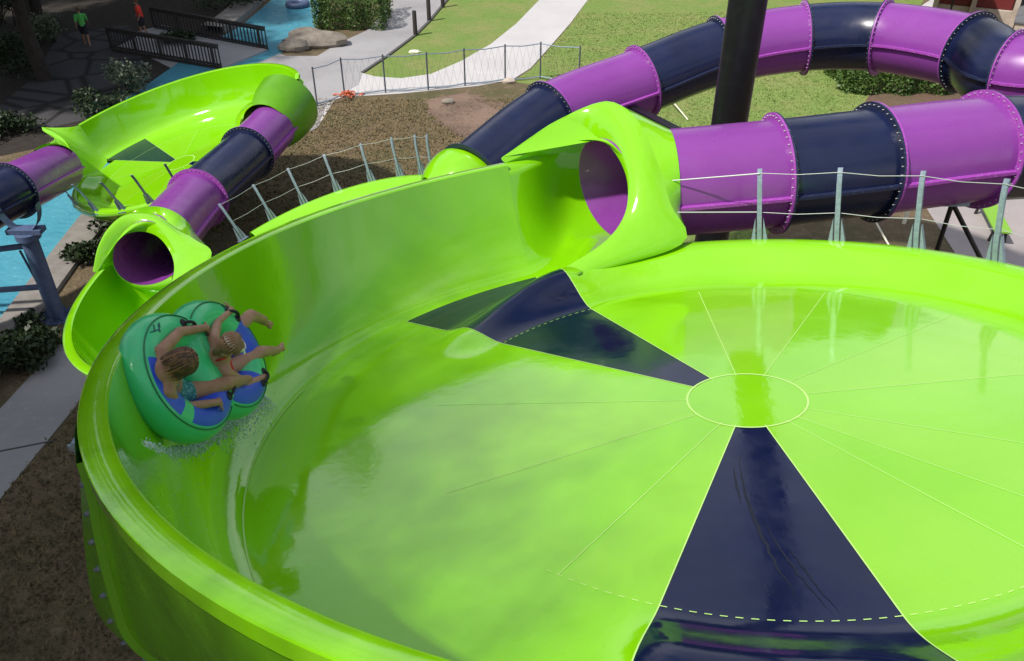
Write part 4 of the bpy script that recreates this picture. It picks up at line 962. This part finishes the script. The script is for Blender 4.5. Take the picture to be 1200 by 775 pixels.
UG=[(150,108,1.0,1.3,M['leafpale'],'pale leaved shrub in the shade just behind the far saucer rim'),(120,140,1.3,1.0,M['leafdark'],'dark shrub behind the left end of the far saucer'),(60,50,1.2,1.5,M['leafpale'],'pale speckled shrub left of the person in green'),(25,85,1.6,1.6,M['leafdark'],'dark bushy shrub at the left edge among the flagstones'),
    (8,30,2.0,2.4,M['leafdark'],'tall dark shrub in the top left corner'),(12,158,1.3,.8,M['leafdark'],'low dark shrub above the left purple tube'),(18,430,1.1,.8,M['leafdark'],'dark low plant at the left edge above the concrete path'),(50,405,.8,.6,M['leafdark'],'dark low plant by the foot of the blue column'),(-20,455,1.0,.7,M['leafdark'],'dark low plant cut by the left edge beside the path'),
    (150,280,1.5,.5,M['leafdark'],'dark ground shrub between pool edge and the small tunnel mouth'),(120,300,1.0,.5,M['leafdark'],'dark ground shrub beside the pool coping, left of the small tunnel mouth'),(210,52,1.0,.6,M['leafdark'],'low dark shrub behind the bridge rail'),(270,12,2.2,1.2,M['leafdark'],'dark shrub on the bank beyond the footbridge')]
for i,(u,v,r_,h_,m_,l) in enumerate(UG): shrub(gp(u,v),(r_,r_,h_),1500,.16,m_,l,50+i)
# grass: tufts over the turf and the lawns
TRK=[gp(u,v) for u,v in [(500,118),(540,112),(585,128),(612,150),(640,175),(660,215),(600,205),(560,170),(530,150),(505,135)]]
FARP=[gp(u,v) for u,v in [(600,96),(622,82),(640,62),(668,30),(692,-4),(710,-30),(1100,-30),(1020,110),(960,200),(880,300),(800,300),(770,180),(700,110)]]
PATHL=[gp(u,v) for u,v in [(-60,545),(70,404),(95,392),(108,440),(90,475),(0,586),(-60,660)]]
COPE=[gp(u,v) for u,v in RB]
def inside(p,poly):
    c=False
    for a,b in zip(poly,poly[1:]+poly[:1]):
        if (a.y>p.y)!=(b.y>p.y) and p.x<(b.x-a.x)*(p.y-a.y)/(b.y-a.y)+a.x: c=not c
    return c
def tufts(name,box,n,hh,mats,seed,avoid=False,lawn=False):
    rnd=random.Random(seed); mb=MB()
    for k in range(n):
        p=V((rnd.uniform(box[0],box[1]),rnd.uniform(box[2],box[3]),0))
        if inside(p,PATHL): continue
        if lawn and not inside(p,FARP): continue
        if avoid and (inside(p,FARP) or (inside(p,TRK) and rnd.random()<.93)): continue
        if min((p-c_).length for c_ in COPE)<1.5 or p.x<-11.5 and p.y>14: continue
        s_=rnd.uniform(.5,1.3); m_=rnd.randrange(len(mats))
        for j in range(3):
            a_=rnd.uniform(0,6.28); d=V((math.cos(a_),math.sin(a_),0)); e=V((-d.y,d.x,0)); q=p+V((rnd.uniform(-.08,.08),rnd.uniform(-.08,.08),0))
            mb.add([q-e*.02*s_,q+e*.02*s_,q+d*.06*s_+V((0,0,hh*s_))],[(0,1,2)],m_)
    o=mb.build(name,mats,smooth=False); o['kind']='stuff'
STRAW=mat('straw_blade',(.21,.155,.075),.9); GRB=mat('green_blade',(.13,.20,.04),.8); DRK=mat('dull_blade',(.085,.072,.03),.9); GRL=mat('light_blade',(.24,.32,.085),.8)
tufts('dry_grass',(-13,4,23,34.6),26000,.05,[STRAW,STRAW,DRK,STRAW],9,avoid=True)
tufts('lawn_grass',(1.5,16,22,48),26000,.05,[GRB,GRL,GRL],10,lawn=True)
tufts('shade_grass',(-13,-3,7,18),9000,.05,[STRAW,DRK,DRK],11)
# ------------------------------------------------------------------ camera, sun, sky
cd=bpy.data.cameras.new('camera'); cam=bpy.data.objects.new('camera',cd); COL.objects.link(cam); cam.location=CAM; cam.rotation_euler=(R(90-35.03),0,0); cd.sensor_width=36; cd.lens=30.0; cd.clip_end=3000; cd.clip_start=.1; sc.camera=cam
EL=R(54); sh=V((.85,.53,0)).normalized(); sd_=V((sh.x*math.cos(EL),sh.y*math.cos(EL),-math.sin(EL)))
ld=bpy.data.lights.new('sun','SUN'); ld.energy=4.5; ld.angle=R(2.2); ld.color=(1,.955,.88); lo=bpy.data.objects.new('sun',ld); COL.objects.link(lo); lo.rotation_euler=sd_.to_track_quat('-Z','Y').to_euler(); lo.location=(-20,0,40)
nt=W.node_tree; bg=nt.nodes['Background']; sky=nt.nodes.new('ShaderNodeTexSky'); sky.sky_type='NISHITA'; sky.sun_disc=False; sky.sun_elevation=EL; sky.sun_rotation=math.atan2(-sh.x,-sh.y)%(2*PI); sky.air_density=1.0; sky.dust_density=2.0; sky.ozone_density=1.0
nt.links.new(sky.outputs[0],bg.inputs[0]); bg.inputs[1].default_value=.115
N_=nt.nodes; tc=N_.new('ShaderNodeTexCoord'); nz=N_.new('ShaderNodeTexNoise'); nz.inputs['Scale'].default_value=1.7; nz.inputs['Detail'].default_value=8; nz.inputs['Roughness'].default_value=.55
mp=N_.new('ShaderNodeMapping'); mp.inputs['Scale'].default_value=(1,1,2.2); nt.links.new(tc.outputs['Generated'],mp.inputs[0]); nt.links.new(mp.outputs[0],nz.inputs['Vector'])
mr=N_.new('ShaderNodeMapRange'); mr.inputs[1].default_value=.40; mr.inputs[2].default_value=.66; nt.links.new(nz.outputs['Fac'],mr.inputs[0])
mx=N_.new('ShaderNodeMix'); mx.data_type='RGBA'; nt.links.new(mr.outputs[0],mx.inputs['Factor']); nt.links.new(sky.outputs[0],mx.inputs[6]); mx.inputs[7].default_value=(7.6,7.8,8.1,1); nt.links.new(mx.outputs[2],bg.inputs[0])
vs=sc.view_settings; vs.view_transform='Standard'; vs.look='None'; vs.exposure=-.05; vs.gamma=1; vs.use_curve_mapping=False
sc.render.engine='CYCLES'; sc.cycles.max_bounces=8
